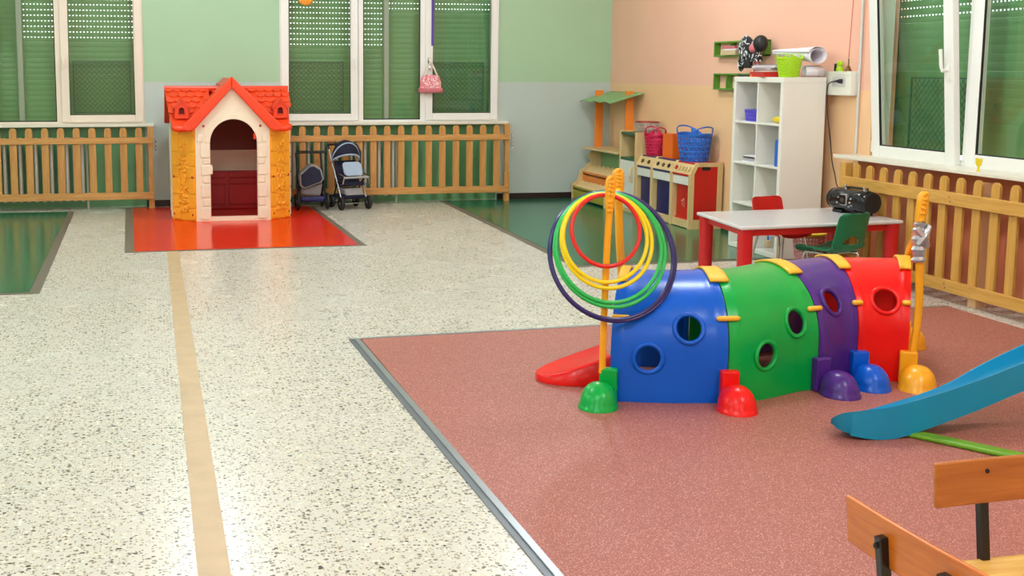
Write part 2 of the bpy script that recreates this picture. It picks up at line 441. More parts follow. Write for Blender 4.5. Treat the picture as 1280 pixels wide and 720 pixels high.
for x0, x1 in (W1, W2):
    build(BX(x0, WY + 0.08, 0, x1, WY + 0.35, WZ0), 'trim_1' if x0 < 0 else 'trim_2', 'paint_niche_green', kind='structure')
WIN3 = (5.2, 8.62)
wr = MB()
wr.box(WX, WIN3[1], 0, WX + 0.35, 14.3, CEIL).box(WX, WIN3[0], 2.72, WX + 0.35, WIN3[1], CEIL).box(WX, -4, 0, WX + 0.35, WIN3[0], CEIL)
build(wr, 'wall_right', 'paint_peach', kind='structure')
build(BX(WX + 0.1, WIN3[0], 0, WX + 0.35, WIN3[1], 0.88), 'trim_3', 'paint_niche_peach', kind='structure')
bb = MB().box(W1[1], WY - 0.012, 0, W2[0], WY, 0.075).box(W2[1], WY - 0.012, 0, WX, WY, 0.075)
build(bb, 'baseboard_back', 'baseboard', kind='structure', bevel=0.003)
build(BX(WX - 0.012, WIN3[1], 0, WX, WY, 0.075), 'baseboard_right', 'baseboard', kind='structure', bevel=0.003)
build(BX(0.11, -3.0, -0.02, 0.212, 10.5, 0.0015), 'trim_4', 'marble_tan', kind='structure')

# ---- windows
def slat_mesh(L, slot, along):
    mb = MB()
    def f(u, w): return (u, 0, w) if along == 'X' else (0, u, w)
    h = 0.046 if slot else 0.0605
    n = 4
    pr = [(-0.004 - 0.0022 * math.sin(PI * k / n), h * k / n) for k in range(n + 1)]
    for k in range(n):
        a, b = pr[k], pr[k + 1]
        if along == 'X': mb.add([(0, a[0], a[1]), (L, a[0], a[1]), (L, b[0], b[1]), (0, b[0], b[1])], [(0, 1, 2, 3)])
        else: mb.add([(a[0], 0, a[1]), (a[0], L, a[1]), (b[0], L, b[1]), (b[0], 0, b[1])], [(0, 1, 2, 3)])
    if slot:
        nn = int(L / 0.038)
        def g(u, v):
            return (u * L, -0.004, 0.046 + v * 0.0145) if along == 'X' else (-0.004, u * L, 0.046 + v * 0.0145)
        mb.perf(g, nn, 1, 0.21, 0.38)
    else:
        if along == 'X': mb.box(0, -0.001, 0, L, 0.004, 0.0605)
        else: mb.box(-0.001, 0, 0, 0.004, L, 0.0605)
    return mb
def shutter(parent, x0, x1, pos, zs, along):
    # one roller curtain, slats from the sill up; slots show light above height zs
    L = x1 - x0; src = {}
    z = 0.95
    while z < 2.75:
        slot = z > zs
        if slot not in src:
            mb = slat_mesh(L, slot, along)
            mv = (x0, pos, z) if along == 'X' else (pos, x0, z)
            mb.v = [(a + mv[0], b + mv[1], c + mv[2]) for a, b, c in mb.v]
            o = build(mb, 'shutter_slat', 'shutter', parent)
            src[slot] = (o, z)
        else:
            o0, z0 = src[slot]
            inst(o0, parent, Matrix.Translation((0, 0, z - z0)) @ MW[o0.name])
        z += 0.0607
def ring(x0, z0, x1, z1, w, fn, t0, t1, wb=None):
    wb = w if wb is None else wb
    m = MB()
    for a, b, c, d in ((x0, z0, x0 + w, z1), (x1 - w, z0, x1, z1), (x0 + w, z0, x1 - w, z0 + wb), (x0 + w, z1 - w, x1 - w, z1)):
        m.prism([(a, b), (c, b), (c, d), (a, d)], fn, t0, t1)
    return m
def handle(parent, x, z, y, m='upvc'):
    mb = MB().box(x - 0.014, y - 0.012, z - 0.04, x + 0.014, y, z + 0.04)
    mb.tube([(x, y - 0.01, z + 0.02), (x, y - 0.045, z + 0.02), (x, y - 0.05, z), (x, y - 0.05, z - 0.11)], 0.009, 8)
    return build(mb, 'handle', m, parent, smooth=40)
def wire_mesh(parent, x0, z0, x1, z1, y, along='X'):
    mb = MB(); pitch = 0.055; fn = (lambda a, b, t: (a, y + t, b)) if along == 'X' else (lambda a, b, t: (y + t, a, b))
    w, h = x1 - x0, z1 - z0; r = 0.003
    for s in (1, -1):
        k = -h
        while k < w:
            a0, b0 = k, 0; a1, b1 = k + h, h
            if a0 < 0: b0 -= a0; a0 = 0
            if a1 > w: b1 -= a1 - w; a1 = w
            if a1 > a0:
                if s < 0: p, q = (w - a0, b0), (w - a1, b1)
                else: p, q = (a0, b0), (a1, b1)
                mb.tube([fn(x0 + p[0], z0 + p[1], 0.002 * s), fn(x0 + q[0], z0 + q[1], 0.002 * s)], r, 4)
            k += pitch
    for (a, b, c, d) in ((x0 - .012, z0 - .012, x0, z1 + .012), (x1, z0 - .012, x1 + .012, z1 + .012), (x0, z0 - .012, x1, z0), (x0, z1, x1, z1 + .012)):
        mb.prism([(a, b), (c, b), (c, d), (a, d)], fn, -0.006, 0.006)
    build(mb, 'wire_mesh', 'mesh_wire', parent)
def back_window(name, x0, fm, zsl, zsr, sash_mat):
    # three lights: opening sash, fixed pane, opening sash
    w = sthing(name, (x0 + 1.31, WY, WZ0))
    x1 = x0 + 2.617
    build(ring(x0, WZ0, x1, WZ1, 0.045, XZ, WY - 0.01, WY + 0.07), 'frame', fm, w, bevel=0.004)
    mul = MB()
    for a in (0.918, 1.66): mul.box(x0 + a, WY - 0.008, WZ0 + 0.045, x0 + a + 0.058, WY + 0.07, WZ1 - 0.045)
    build(mul, 'mullion', fm, w, bevel=0.004)
    for a, b in ((0.012, 0.912), (1.716, 2.605)):
        s = build(ring(x0 + a, WZ0 + 0.04, x0 + b, WZ1 - 0.02, 0.088, XZ, WY - 0.03, WY + 0.03, 0.08), 'sash_frame', sash_mat, w, bevel=0.006)
        build(ring(x0 + a + 0.086, WZ0 + 0.118, x0 + b - 0.086, WZ1 - 0.106, 0.008, XZ, WY - 0.026, WY - 0.012), 'gasket', 'gasket', s)
        build(BX(x0 + a + 0.08, WY - 0.004, WZ0 + 0.11, x0 + b - 0.08, WY + 0.002, WZ1 - 0.1), 'pane', 'pane', s)
        hx = x0 + b - 0.04 if a < 1 else x0 + a + 0.04
        if x0 < 0: hx = x0 + a + 0.03 if a > 1 else hx
        handle(s, hx, 1.66, WY - 0.03, 'chrome' if x0 > 0 and a > 1 else sash_mat)
    f = build(ring(x0 + 0.974, WZ0 + 0.045, x0 + 1.662, WZ1 - 0.045, 0.012, XZ, WY + 0.01, WY + 0.03), 'gasket', 'gasket', w)
    build(BX(x0 + 0.976, WY + 0.016, WZ0 + 0.05, x0 + 1.66, WY + 0.022, WZ1 - 0.05), 'pane', 'pane', w)
    gx = x0 + 1.275
    build(BX(gx - 0.03, WY + 0.1, WZ0, gx + 0.03, WY + 0.2, WZ1), 'guide_rail', 'guide_rail', w, bevel=0.006)
    shutter(w, x0 - 0.02, gx - 0.03, WY + 0.19, zsl, 'X')
    shutter(w, gx + 0.03, x1 + 0.02, WY + 0.19, zsr, 'X')
    wire_mesh(w, x0 + 0.11, WZ0 + 0.15, x0 + 0.75, WZ0 + 0.71, WY + 0.12)
    wire_mesh(w, x0 + 1.85, WZ0 + 0.15, x0 + 2.46, WZ0 + 0.71, WY + 0.12)
    build(BX(x0 - 0.03, WY - 0.13, WZ0 - 0.012, x1 + 0.1, WY + 0.08, WZ0 + 0.022), 'window_sill', 'sill', w, bevel=0.006)
    return w
win1 = back_window('window_1', W1[0], 'upvc_cream', 3.0, 1.80, 'upvc_cream')
win2 = back_window('window_2', W2[0], 'upvc', 1.74, 2.17, 'upvc')

# right window, its near-wall sash tipped open at the top
def right_window():
    w = sthing('window_3', (WX, 7.0, 0.9))
    xw = WX + 0.05
    build(ring(WIN3[0], 0.88, WIN3[1] - 0.14, 2.72, 0.05, YZ, xw, xw + 0.08), 'frame', 'upvc', w, bevel=0.004)
    build(BX(xw - 0.005, 7.355, 0.93, xw + 0.08, 7.435, 2.67), 'mullion', 'upvc', w, bevel=0.004)
    build(BX(WX + 0.005, WIN3[1] - 0.14, 0.88, WX + 0.2, WIN3[1], 2.72), 'reveal', 'paint_peach', w)
    tilt = Matrix.Translation((xw, 0, 0.9)) @ Matrix.Rotation(R(-4.6), 4, 'Y') @ Matrix.Translation((-xw, 0, -0.9))
    def sash(y0, y1, T):
        s = build(ring(y0, 0.9, y1, 2.68, 0.1, YZ, xw - 0.05, xw + 0.0, 0.09), 'sash_frame', 'upvc', w, bevel=0.006, sp=T)
        build(ring(y0 + 0.097, 0.987, y1 - 0.097, 2.583, 0.01, YZ, xw - 0.046, xw - 0.03), 'gasket', 'gasket', s, sp=T)
        build(BX(xw - 0.024, y0 + 0.09, 0.98, xw - 0.018, y1 - 0.09, 2.59), 'pane', 'pane', s, sp=T)
        return s
    s = sash(7.45, 8.44, tilt)
    hm = MB().box(xw - 0.064, 7.48, 1.5, xw - 0.05, 7.51, 1.6)
    hm.tube([(xw - 0.06, 7.495, 1.57), (xw - 0.1, 7.5, 1.57), (xw - 0.105, 7.505, 1.6), (xw - 0.105, 7.51, 1.72)], 0.013, 8)
    build(hm, 'handle', 'upvc', s, smooth=40, sp=tilt)
    build(BX(xw - 0.055, 8.43, 0.93, xw - 0.02, 8.455, 1.02), 'hinge', 'upvc', s, bevel=0.004)
    sash(5.8, 7.345, I4)
    build(BX(xw + 0.1, 6.78, 0.88, xw + 0.2, 6.86, 2.72), 'guide_rail', 'guide_rail', w, bevel=0.006)
    shutter(w, 5.2, 6.78, xw + 0.19, 2.62, 'Y')
    shutter(w, 6.86, 8.64, xw + 0.19, 1.9, 'Y')
    wire_mesh(w, 7.52, 0.98, 8.2, 1.5, xw + 0.1, 'Y')
    build(BX(WX - 0.2, WIN3[0] - 0.3, 0.872, xw + 0.09, 8.66, 0.9), 'window_sill', 'sill', w, bevel=0.005)
    return w
win3 = right_window()

# ------------------------------------------------------------------ floor mats
def poly_slab(name, pts, z0, z1, m, parent=None, **k): return build(MB().prism(pts, XY, z0, z1), name, m, parent, **k)
def mat_with_border(name, label, outer, inner, m):
    t = thing(name, label, 'mat', (sum(p[0] for p in outer) / 4, sum(p[1] for p in outer) / 4, 0))
    poly_slab('edge_tape', outer, 0.0005, 0.0035, 'edge_tape', t)
    poly_slab('sheet', inner, 0.001, 0.006, m, t)
mat_with_border('vinyl_mat', 'red shiny vinyl mat under the toy playhouse',
                [(-0.30, 13.86), (-0.243, 10.425), (1.868, 10.455), (1.81, 13.6)], [(-0.22, 13.86), (-0.165, 10.46), (1.80, 10.49), (1.755, 13.6)], 'vinyl_red')
mat_with_border('vinyl_mat', 'dark green vinyl mat at the left edge below the first window',
                [(-3.6, 13.6), (-3.6, 8.6), (-0.79, 8.6), (-0.845, 13.6)], [(-3.6, 13.56), (-3.6, 8.66), (-0.865, 8.66), (-0.91, 13.56)], 'vinyl_green')
mat_with_border('vinyl_mat', 'large dark green vinyl mat in front of the play kitchen',
                [(3.37, 13.9), (3.285, 8.965), (5.5, 9.07), (5.5, 13.9)], [(3.44, 13.88), (3.355, 9.03), (5.5, 9.12), (5.5, 13.88)], 'vinyl_green')
t = thing('rubber_mat', 'reddish brown speckled rubber mat with grey metal edging under the tunnel', 'mat', (3.1, 3.8, 0))
poly_slab('sheet', [(1.17, 6.73), (1.235, 1.5), (5.1, 1.5), (5.165, 6.95)], 0.001, 0.008, 'rubber_mat', t)
poly_slab('edging', [(1.10, 6.755), (1.2, 1.5), (1.225, 1.5), (1.128, 6.74)], 0.001, 0.005, 'aluminium_dark', t)
poly_slab('edging', [(1.128, 6.755), (1.225, 1.5), (1.25, 1.5), (1.16, 6.735)], 0.001, 0.011, 'aluminium', t)
poly_slab('edging', [(1.10, 6.757), (1.125, 6.727), (5.168, 6.94), (5.168, 6.972)], 0.001, 0.0095, 'aluminium', t)

# ------------------------------------------------------------------ fences
def picket_outline(w, z0, z1):
    return [(-w / 2, z0), (w / 2, z0)] + arc(0, z1 - w / 2, w / 2, 0, PI, 8)
def fence_x(name, label, xs, xa, xb, y, posts):
    t = thing(name, label, 'fence', ((xa + xb) / 2, y, 0), 0, 'wooden radiator guard fences')
    src = None
    for x in xs:
        if src is None:
            src = build(MB().prism([(a + x, b) for a, b in picket_outline(0.076, 0.115, 0.915)], XZ, y - 0.01, y + 0.012), 'picket', 'fence_wood', t, bevel=0.003)
            x00 = x
        else: inst(src, t, Matrix.Translation((x - x00, 0, 0)) @ MW[src.name])
    for z0, z1 in ((0.112, 0.192), (0.738, 0.806)):
        build(BX(xa, y - 0.034, z0, xb, y - 0.01, z1), 'rail', 'fence_rail', t, bevel=0.004)
    for x in posts:
        pm = MB().box(x - 0.032, y - 0.01, 0.0, x + 0.032, y + 0.05, 0.36).box(x - 0.025, y - 0.002, 0.36, x + 0.025, y + 0.042, 0.70).box(x - 0.032, y - 0.01, 0.70, x + 0.032, y + 0.05, 0.925)
        build(pm, 'post', 'fence_wood', t, bevel=0.004)
        cm = MB()
        for k in range(7): cm.tube([(x + 0.055 + 0.009 * math.cos(a), y - 0.01 + 0.009 * (k % 2) * math.sin(a), 0.79 - k * 0.024 + 0.016 * math.sin(a)) for a in [i * PI / 4 for i in range(8)]], 0.004, 5, closed=True)
        build(cm, 'chain', 'chrome', t)
    return t
fence_x('picket_fence', 'wooden picket fence guarding the radiator left of the playhouse', [-2.66 + 0.1685 * k for k in range(16)], -2.7, 0.02, 13.73, [-0.005])
fence_x('picket_fence', 'wooden picket fence behind the two toy strollers', [1.54 + 0.1652 * k for k in range(16)], 1.49, 4.17, 13.73, [4.15])
def fence_right():
    y0, y1 = 5.0, 8.42; x = 5.30
    t = thing('picket_fence', 'yellowish wooden picket fence below the right hand window behind the boombox', 'fence', (x, 6.7, 0), 0, 'wooden radiator guard fences')
    src = None
    for k in range(19):
        y = 8.288 - 0.1739 * k
        if src is None: src = build(MB().prism([(a + y, b) for a, b in picket_outline(0.078, 0.075, 0.85)], YZ, x - 0.01, x + 0.012), 'picket', 'fence_wood_yellow', t, bevel=0.003)
        else: inst(src, t, Matrix.Translation((0, -0.1739 * k, 0)) @ MW[src.name])
    for z0, z1 in ((0.07, 0.152), (0.66, 0.748)):
        build(BX(x - 0.036, y0, z0, x - 0.011, y1 + 0.01, z1), 'rail', 'fence_rail_yellow', t, bevel=0.004)
    build(BX(x - 0.03, y1 - 0.02, 0, x + 0.04, y1 + 0.05, 0.85), 'post', 'fence_wood_yellow', t, bevel=0.004)
    for z in (0.11, 0.7):
        sm = MB()
        for dz in (-0.014, 0.014): sm.lathe([(0.0045, 0), (0.0045, 0.002), (0, 0.003)], (x - 0.0385, 7.13 + dz * 0.4, z + dz), 8, 'X')
        build(sm, 'screw', 'black_matt', t)
    build(BX(x + 0.02, 6.88, 0, x + 0.09, 6.96, 0.83), 'support_post', 'paint_peach', t)
fence_right()

# ------------------------------------------------------------------ radiators
def radiator(label, along, p0, n, pitch, pos, z0, z1, m):
    loc = (p0, pos, 0) if along == 'X' else (pos, p0, 0)
    t = thing('radiator', label, 'radiator', loc, 0, 'column radiators behind the fences')
    src = None
    for k in range(n):
        c = p0 + k * pitch
        if src is None:
            mb = MB()
            for d in (-0.04, 0.04):
                q = (lambda a, b, z: (a, b, z)) if along == 'X' else (lambda a, b, z: (b, a, z))
                mb.tube([q(c, pos + d, z0), q(c, pos + d, z1)], 0.019, 8)
                for z in (z0 + 0.03, z1 - 0.03): mb.tube([q(c, pos - 0.055, z), q(c, pos + 0.055, z)], 0.023, 8)
            src = build(mb, 'column', m, t, smooth=40)
        else: inst(src, t, Matrix.Translation((k * pitch, 0, 0) if along == 'X' else (0, k * pitch, 0)) @ MW[src.name])
    pm = MB()
    for z in (z0 + 0.03, z1 - 0.03):
        a, b = p0 - 0.05, p0 + (n - 1) * pitch + 0.05
        pm.tube([(a, pos, z), (b, pos, z)] if along == 'X' else [(pos, a, z), (pos, b, z)], 0.014, 8)
    a = p0 + (n - 1) * pitch + 0.05
    pm.tube([(a, pos, z1 - 0.03), (a, pos, 0.0)] if along == 'X' else [(pos, p0 - 0.05, z1 - 0.03), (pos, p0 - 0.05, 0.0)], 0.012, 8)
    build(pm, 'pipe', m, t, smooth=40)
radiator('off white column radiator behind the fence left of the playhouse', 'X', -2.5, 22, 0.083, 13.86, 0.09, 0.80, 'radiator')
radiator('off white column radiator behind the fence and toy strollers', 'X', 1.62, 15, 0.083, 13.86, 0.09, 0.80, 'radiator')
radiator('pale radiator behind the yellowish fence at the right edge', 'Y', 5.35, 15, 0.083, 5.49, 0.09, 0.78, 'radiator')
# ------------------------------------------------------------------ toy playhouse
def playhouse():
    t = thing('playhouse', 'toy playhouse with red tiled roof, cream arched doorway and yellow corner panels', 'playhouse', (0.82, 13.05, 0.006))
    yf, cx = 12.43, 0.82
    x0, x1 = 0.443, 1.203; xa, xb = 0.205, 1.435; yc = 12.665; yb = 13.4; ybb = 13.62
    dl, dr, dz, sp = 0.592, 1.072, 0.05, 0.812; dc = (dl + dr) / 2; rr = (dr - dl) / 2
    fp = [(x0, 0.006), (dl, 0.006)] + [(dl, dz + 0.0)] + arc(dc, sp, rr, PI, 0, 18, 0.243)[0:] + [(dr, dz), (dr, 0.006), (x1, 0.006), (x1, 1.03), (cx, 1.40), (x0, 1.03)]
    # front panel: two jambs and the gable, joined round the opening
    L = [(x0, 0.006), (dl, 0.006), (dl, sp)] + arc(dc, sp, rr, PI, PI / 2, 10, 0.243)[1:] + [(dc, 1.39), (x0, 1.03)]
    Rr = [(x1, 0.006), (x1, 1.03), (dc, 1.39)] + arc(dc, sp, rr, PI / 2, 0, 10, 0.243) + [(dr, 0.006)]
    mb = MB()
    mb.prism(L, XZ, yf, yf + 0.045); mb.prism(Rr, XZ, yf, yf + 0.045)
    mb.box(dl, yf, 0.006, dr, yf + 0.045, dz)
    fr = build(mb, 'front_panel', 'house_cream', t)
    # raised arch surround
    n = 20; am = MB()
    po = arc(dc, sp, rr + 0.05, 0, PI, n, 0.293); pi_ = arc(dc, sp, rr + 0.001, 0, PI, n, 0.244)
    for i in range(n):
        a0, a1, b0, b1 = pi_[i], pi_[i + 1], po[i], po[i + 1]
        y0_, y1_ = yf - 0.012, yf + 0.004
        am.add([(a0[0], y0_, a0[1]), (a1[0], y0_, a1[1]), (b1[0], y0_, b1[1]), (b0[0], y0_, b0[1])], [(0, 1, 2, 3)])
        am.add([(a0[0], y0_, a0[1]), (a1[0], y0_, a1[1]), (a1[0], y1_, a1[1]), (a0[0], y1_, a0[1])], [(0, 1, 2, 3)])
        am.add([(b0[0], y0_, b0[1]), (b1[0], y0_, b1[1]), (b1[0], y1_, b1[1]), (b0[0], y1_, b0[1])], [(0, 1, 2, 3)])
    build(am, 'arch_surround', 'house_cream', fr, smooth=50)
    hts = [0.02, 0.155, 0.245, 0.395, 0.475, 0.59, 0.655, 0.815, 0.905]
    random.seed(3)
    for side in (0, 1):
        for k in range(len(hts) - 1):
            w = 0.10 if k % 2 == 0 else 0.078
            a = dl - w if side == 0 else dr + 0.004
            if k == len(hts) - 2: w = 0.06; a = x0 + 0.02 if side == 0 else x1 - 0.08
            build(MB().prism(rrect(a, hts[k] + 0.006, a + w - 0.004, hts[k + 1] - 0.006, 0.02, 3), XZ, yf - 0.012, yf + 0.002), 'stone', 'house_cream', fr, bevel=0.005)
    build(MB().prism(rrect(dl - 0.04, 0.49, dl + 0.022, 0.585, 0.012, 3), XZ, yf - 0.01, yf + 0.03), 'door_latch', 'house_cream', fr, bevel=0.004)
    build(BX(dr - 0.035, yf + 0.01, 0.845, dr + 0.012, yf + 0.05, 0.905), 'hinge_block', 'house_red', fr, bevel=0.004)
    sm = MB()
    for x in (x0 + 0.085, x1 - 0.095): sm.lathe([(0.0, -0.006), (0.012, -0.004), (0.014, 0)], (x, yf, 0.985), 12, 'Y')
    build(sm, 'screw', 'screw_red', fr)
    # yellow corner panels
    def corner(p, q, flip):
        d = Vector((q[0] - p[0], q[1] - p[1], 0)); ln = d.length; d.normalize(); nrm = Vector((d.y, -d.x, 0))
        if nrm.y > 0: nrm = -nrm
        fn = lambda a, b, tt: (p[0] + d.x * a - nrm.x * tt, p[1] + d.y * a - nrm.y * tt, b)
        c = build(MB().prism([(0, 0.006), (ln, 0.006), (ln, 1.03), (0, 1.03)], fn, 0, 0.03), 'corner_panel', 'house_yellow', t, bevel=0.006)
        z = 0.02; k = 0
        while z < 0.93:
            h = 0.12 + 0.05 * ((k * 7) % 3) / 2
            for a, b in ((0.015, ln * (0.30 if k % 2 else 0.36)), (ln * (0.66 if k % 2 else 0.72), ln - 0.015)):
                build(MB().prism(rrect(a, z, b, min(z + h - 0.015, 0.98), 0.015, 3), fn, -0.012, 0.004), 'stone', 'house_yellow', c, bevel=0.005)
            z += h; k += 1
        vm = MB(); random.seed(11 if flip else 5)
        for i in range(110):
            zz = 0.1 + 0.72 * random.random() ** 1.5; half = 0.09 * (1 - 0.6 * zz)
            a = ln / 2 + random.uniform(-half, half); q_ = fn(a, zz, -0.006); r_ = random.uniform(0.010, 0.019)
            vm.sphere(q_, r_, r_ * 0.8, r_, 7, 4)
        build(vm, 'vine_relief', 'house_yellow', c, smooth=60, kind='stuff')
        sc = MB()
        for a in (0.04, ln - 0.04):
            for z in (0.07, 0.46, 0.975 if (a > 0.1) != flip else 0.46):
                q_ = fn(a, z, -0.01); sc.sphere(q_, 0.012, 0.008, 0.014, 8, 5)
        build(sc, 'screw', 'screw_red', c)
    corner((xa, yc), (x0, yf), False); corner((x1, yf), (xb, yc), True)
    # side walls with arched windows, gable up to the main ridge
    for x, xi in ((xa, xa + 0.03), (xb, xb - 0.03)):
        w0, w1, wz0, ws = yc + 0.24, yc + 0.52, 0.52, 0.78; wc = (w0 + w1) / 2; wr_ = (w1 - w0) / 2
        mb = MB()
        mb.prism([(yc, 0.006), (w0, 0.006), (w0, 1.06), (wc, 1.31), (yc, 1.02)], YZ, x, xi)
        mb.prism([(w1, 0.006), (yb, 0.006), (yb, 1.02), (wc, 1.31), (w1, 1.06)], YZ, x, xi)
        mb.box(min(x, xi), w0, 0.006, max(x, xi), w1, wz0)
        mb.prism([(w1, ws)] + arc(wc, ws, wr_, 0, PI, 10)[1:] + [(w0, 1.06), (wc, 1.31), (w1, 1.06)], YZ, x, xi)
        sd = build(mb, 'side_panel', 'house_cream', t)
        xo = x - 0.01 if x < 0.8 else x + 0.01
        for k in range(6):
            for a, b in ((yc + 0.01, yc + 0.2), (w1 + 0.02, yb - 0.01)):
                build(BX(min(x, xo), a, 0.03 + k * 0.155, max(x, xo), b, 0.165 + k * 0.155), 'stone', 'house_cream', sd, bevel=0.006)
        fm = MB()
        fm.tube([(x, w0, wz0), (x, w0, ws)] + [(x, a, b) for a, b in arc(wc, ws, wr_, PI, 0, 10)][1:] + [(x, w1, wz0)], 0.016, 6, closed=True)
        build(fm, 'window_surround', 'house_cream', sd, smooth=50)
    # rear wall and corners
    build(BX(x0, ybb, 0.006, x1, ybb + 0.03, 0.66), 'rear_panel', 'house_cream', t)
    rm = MB().box(x0, ybb, 0.66, x1, ybb + 0.03, 1.03)
    rm.prism([(x0, 1.03), (x1, 1.03), (cx, 1.40)], XZ, ybb, ybb + 0.03)
    build(rm, 'rear_gable', 'house_brown', t)
    for p, q in (((xa, yb), (x0, ybb + 0.03)), ((x1, ybb + 0.03), (xb, yb))):
        d = Vector((q[0] - p[0], q[1] - p[1])); 
        build(MB().prism([(p[0], p[1]), (q[0], q[1]), (q[0], q[1] - 0.03), (p[0] + (0.03 if p[0] < .5 else 0), p[1] - 0.03)], XY, 0.006, 1.03), 'corner_panel', 'house_yellow', t)
    # built in red play cabinet on the rear wall
    cb = build(BX(x0 + 0.02, ybb - 0.13, 0.006, x1 - 0.02, ybb, 0.43), 'cabinet', 'house_darkred', t, bevel=0.01)
    for z0, z1 in ((0.06, 0.27), (0.29, 0.345), (0.36, 0.415)):
        for a, b in ((x0 + 0.04, cx - 0.02), (cx + 0.02, x1 - 0.04)):
            build(MB().prism(rrect(a, z0, b, z1, 0.015, 3), XZ, ybb - 0.145, ybb - 0.125), 'cabinet_panel', 'house_darkred', cb, bevel=0.005)
    # roof: main ridge along x, cross gable along y
    roof = thing('roof', None, None, (cx, 13.05, 1.0)); roof.parent = t
    roof.matrix_local = MW[t.name].inverted() @ MW[roof.name]
    ry, rz_ = 13.08, 1.365; ey, ez = 12.40, 0.985
    ex0, ex1 = 0.15, 1.47
    def slab(a, b, c, d, th):
        a, b, c, d = [Vector(q) for q in (a, b, c, d)]; nn = (b - a).cross(d - a).normalized()
        if nn.z < 0: nn = -nn
        top = [a, b, c, d]; bot = [q - nn * th for q in top]
        return MB().add(top + bot, [(0, 1, 2, 3), (7, 6, 5, 4), (0, 4, 5, 1), (1, 5, 6, 2), (2, 6, 7, 3), (3, 7, 4, 0)])
    by = 2 * ry - ey
    sl = []
    build(slab((ex0, ry, rz_), (ex0 + 0.06, ey + 0.04, ez), (0.62, ey + 0.04, ez), (0.62, ry, rz_), 0.035), 'roof_slope', 'house_red', roof, bevel=0.012)
    build(slab((1.02, ry, rz_), (1.02, ey + 0.04, ez), (ex1 - 0.06, ey + 0.04, ez), (ex1, ry, rz_), 0.035), 'roof_slope', 'house_red', roof, bevel=0.012)
    build(slab((ex0, ry, rz_), (ex0, by, ez), (ex1, by, ez), (ex1, ry, rz_), 0.035), 'roof_slope', 'house_red', roof, bevel=0.012)
    gx, gz = cx, 1.475
    build(slab((gx, 12.43, gz), (0.33, 12.43, 0.99), (0.33, by, 0.99), (gx, by, gz), 0.045), 'gable_slope', 'house_red', roof, bevel=0.012)
    build(slab((gx, 12.43, gz), (1.31, 12.43, 0.99), (1.31, by, 0.99), (gx, by, gz), 0.045), 'gable_slope', 'house_red', roof, bevel=0.012)
    build(MB().tube([(ex0, ry, rz_ - 0.005), (ex1, ry, rz_ - 0.005)], 0.025, 8), 'ridge', 'house_red', roof, smooth=40)
    # bargeboards on the front gable
    for s in (-1, 1):
        e = cx + s * 0.49
        po = [(cx, 1.49), (cx, 1.372), (e - s * 0.105, 0.952), (e - s * 0.05, 0.93), (e + s * 0.0, 0.945), (e + s * 0.02, 0.985)]
        build(MB().prism(po, XZ, 12.375, 12.45), 'bargeboard', 'house_red', roof, bevel=0.012)
        # rounded eave between bargeboard and end
        sx = (lambda q: q) if s < 0 else (lambda q: 2 * cx - q)
        ep = smooth_path([(sx(0.222), 12.47, 0.985), (sx(0.228), 12.44, 0.975), (sx(0.25), 12.418, 0.965), (sx(0.30), 12.41, 0.958), (sx(0.36), 12.41, 0.965)], 4)
        build(MB().tube(ep, [0.018 + 0.016 * min(1, k / 6) for k in range(len(ep))], 10), 'eave', 'house_red', roof, smooth=50)
    # scalloped shingles
    sv = Vector((0, ey + 0.04 - ry, ez - rz_)); sl_len = sv.length; sv.normalize(); sn = Vector((0, -sv.z, sv.y)); sn = sn if sn.z > 0 else -sn
    rot = Matrix((( -1, sv.x, sn.x), (0, sv.y, sn.y), (0, sv.z, sn.z))).to_4x4()
    src = None
    for reg in ((0.19, 0.60), (1.05, 1.45)):
        for row in range(6):
            d = 0.06 + row * 0.105
            if d > sl_len - 0.06: break
            lim = (d / sl_len)
            a0 = reg[0] + 0.05 * lim if reg[0] < 0.5 else reg[0] + 0.30 * lim
            a1 = reg[1] - 0.30 * lim if reg[0] < 0.5 else reg[1] - 0.05 * lim
            x = a0 + (0.045 if row % 2 else 0.0)
            while x < a1:
                pos = Vector((x, ry, rz_)) + sv * d + sn * 0.002
                w = Matrix.Translation(pos) @ rot
                if src is None:
                    pl = [(-0.042, -0.07), (0.042, -0.07)] + arc(0, 0.0, 0.042, 0, PI, 6, 0.04)
                    src = build(MB().prism(pl, lambda a, b, tt: (a, b, tt + (b + 0.07) * 0.08), -0.002, 0.006), 'shingle', 'house_red', roof, sp=w)
                    rel = w.inverted() @ MW[src.name]
                else: inst(src, roof, w @ rel)
                x += 0.088
    # gable slope shingles (left side is seen edge on)
    for s in (-1, 1):
        gv = Vector((s * 0.49, 0, -0.485)).normalized(); gn = Vector((s * 0.485, 0, 0.49)).normalized()
        for row in range(1, 6):
            p0 = Vector((cx, 12.46, gz)) + gv * (row * 0.11) + gn * 0.004; p1 = p0 + Vector((0, 1.2, 0))
            build(MB().tube([p0, p1], 0.012, 6), 'shingle_course', 'house_red', roof, smooth=50)
    # little dormers
    for dx in (0.315, 1.325):
        pl = [(dx - 0.065, 1.06), (dx + 0.065, 1.06), (dx + 0.065, 1.17), (dx + 0.085, 1.17), (dx, 1.265), (dx - 0.085, 1.17), (dx - 0.065, 1.17)]
        dm = MB()
        hole = [(dx - 0.032, 1.10), (dx - 0.032, 1.145)] + arc(dx, 1.145, 0.032, PI, 0, 8)[1:] + [(dx + 0.032, 1.10)]
        lft = [(dx - 0.065, 1.06), (dx, 1.06), (dx, 1.10), (dx - 0.032, 1.10), (dx - 0.032, 1.145)] + arc(dx, 1.145, 0.032, PI, PI / 2, 4)[1:] + [(dx, 1.265), (dx - 0.085, 1.17), (dx - 0.065, 1.17)]
        rgt = [(2 * dx - a, b) for a, b in lft]
        dm.prism(lft, XZ, 12.52, 12.545); dm.prism(rgt, XZ, 12.52, 12.545)
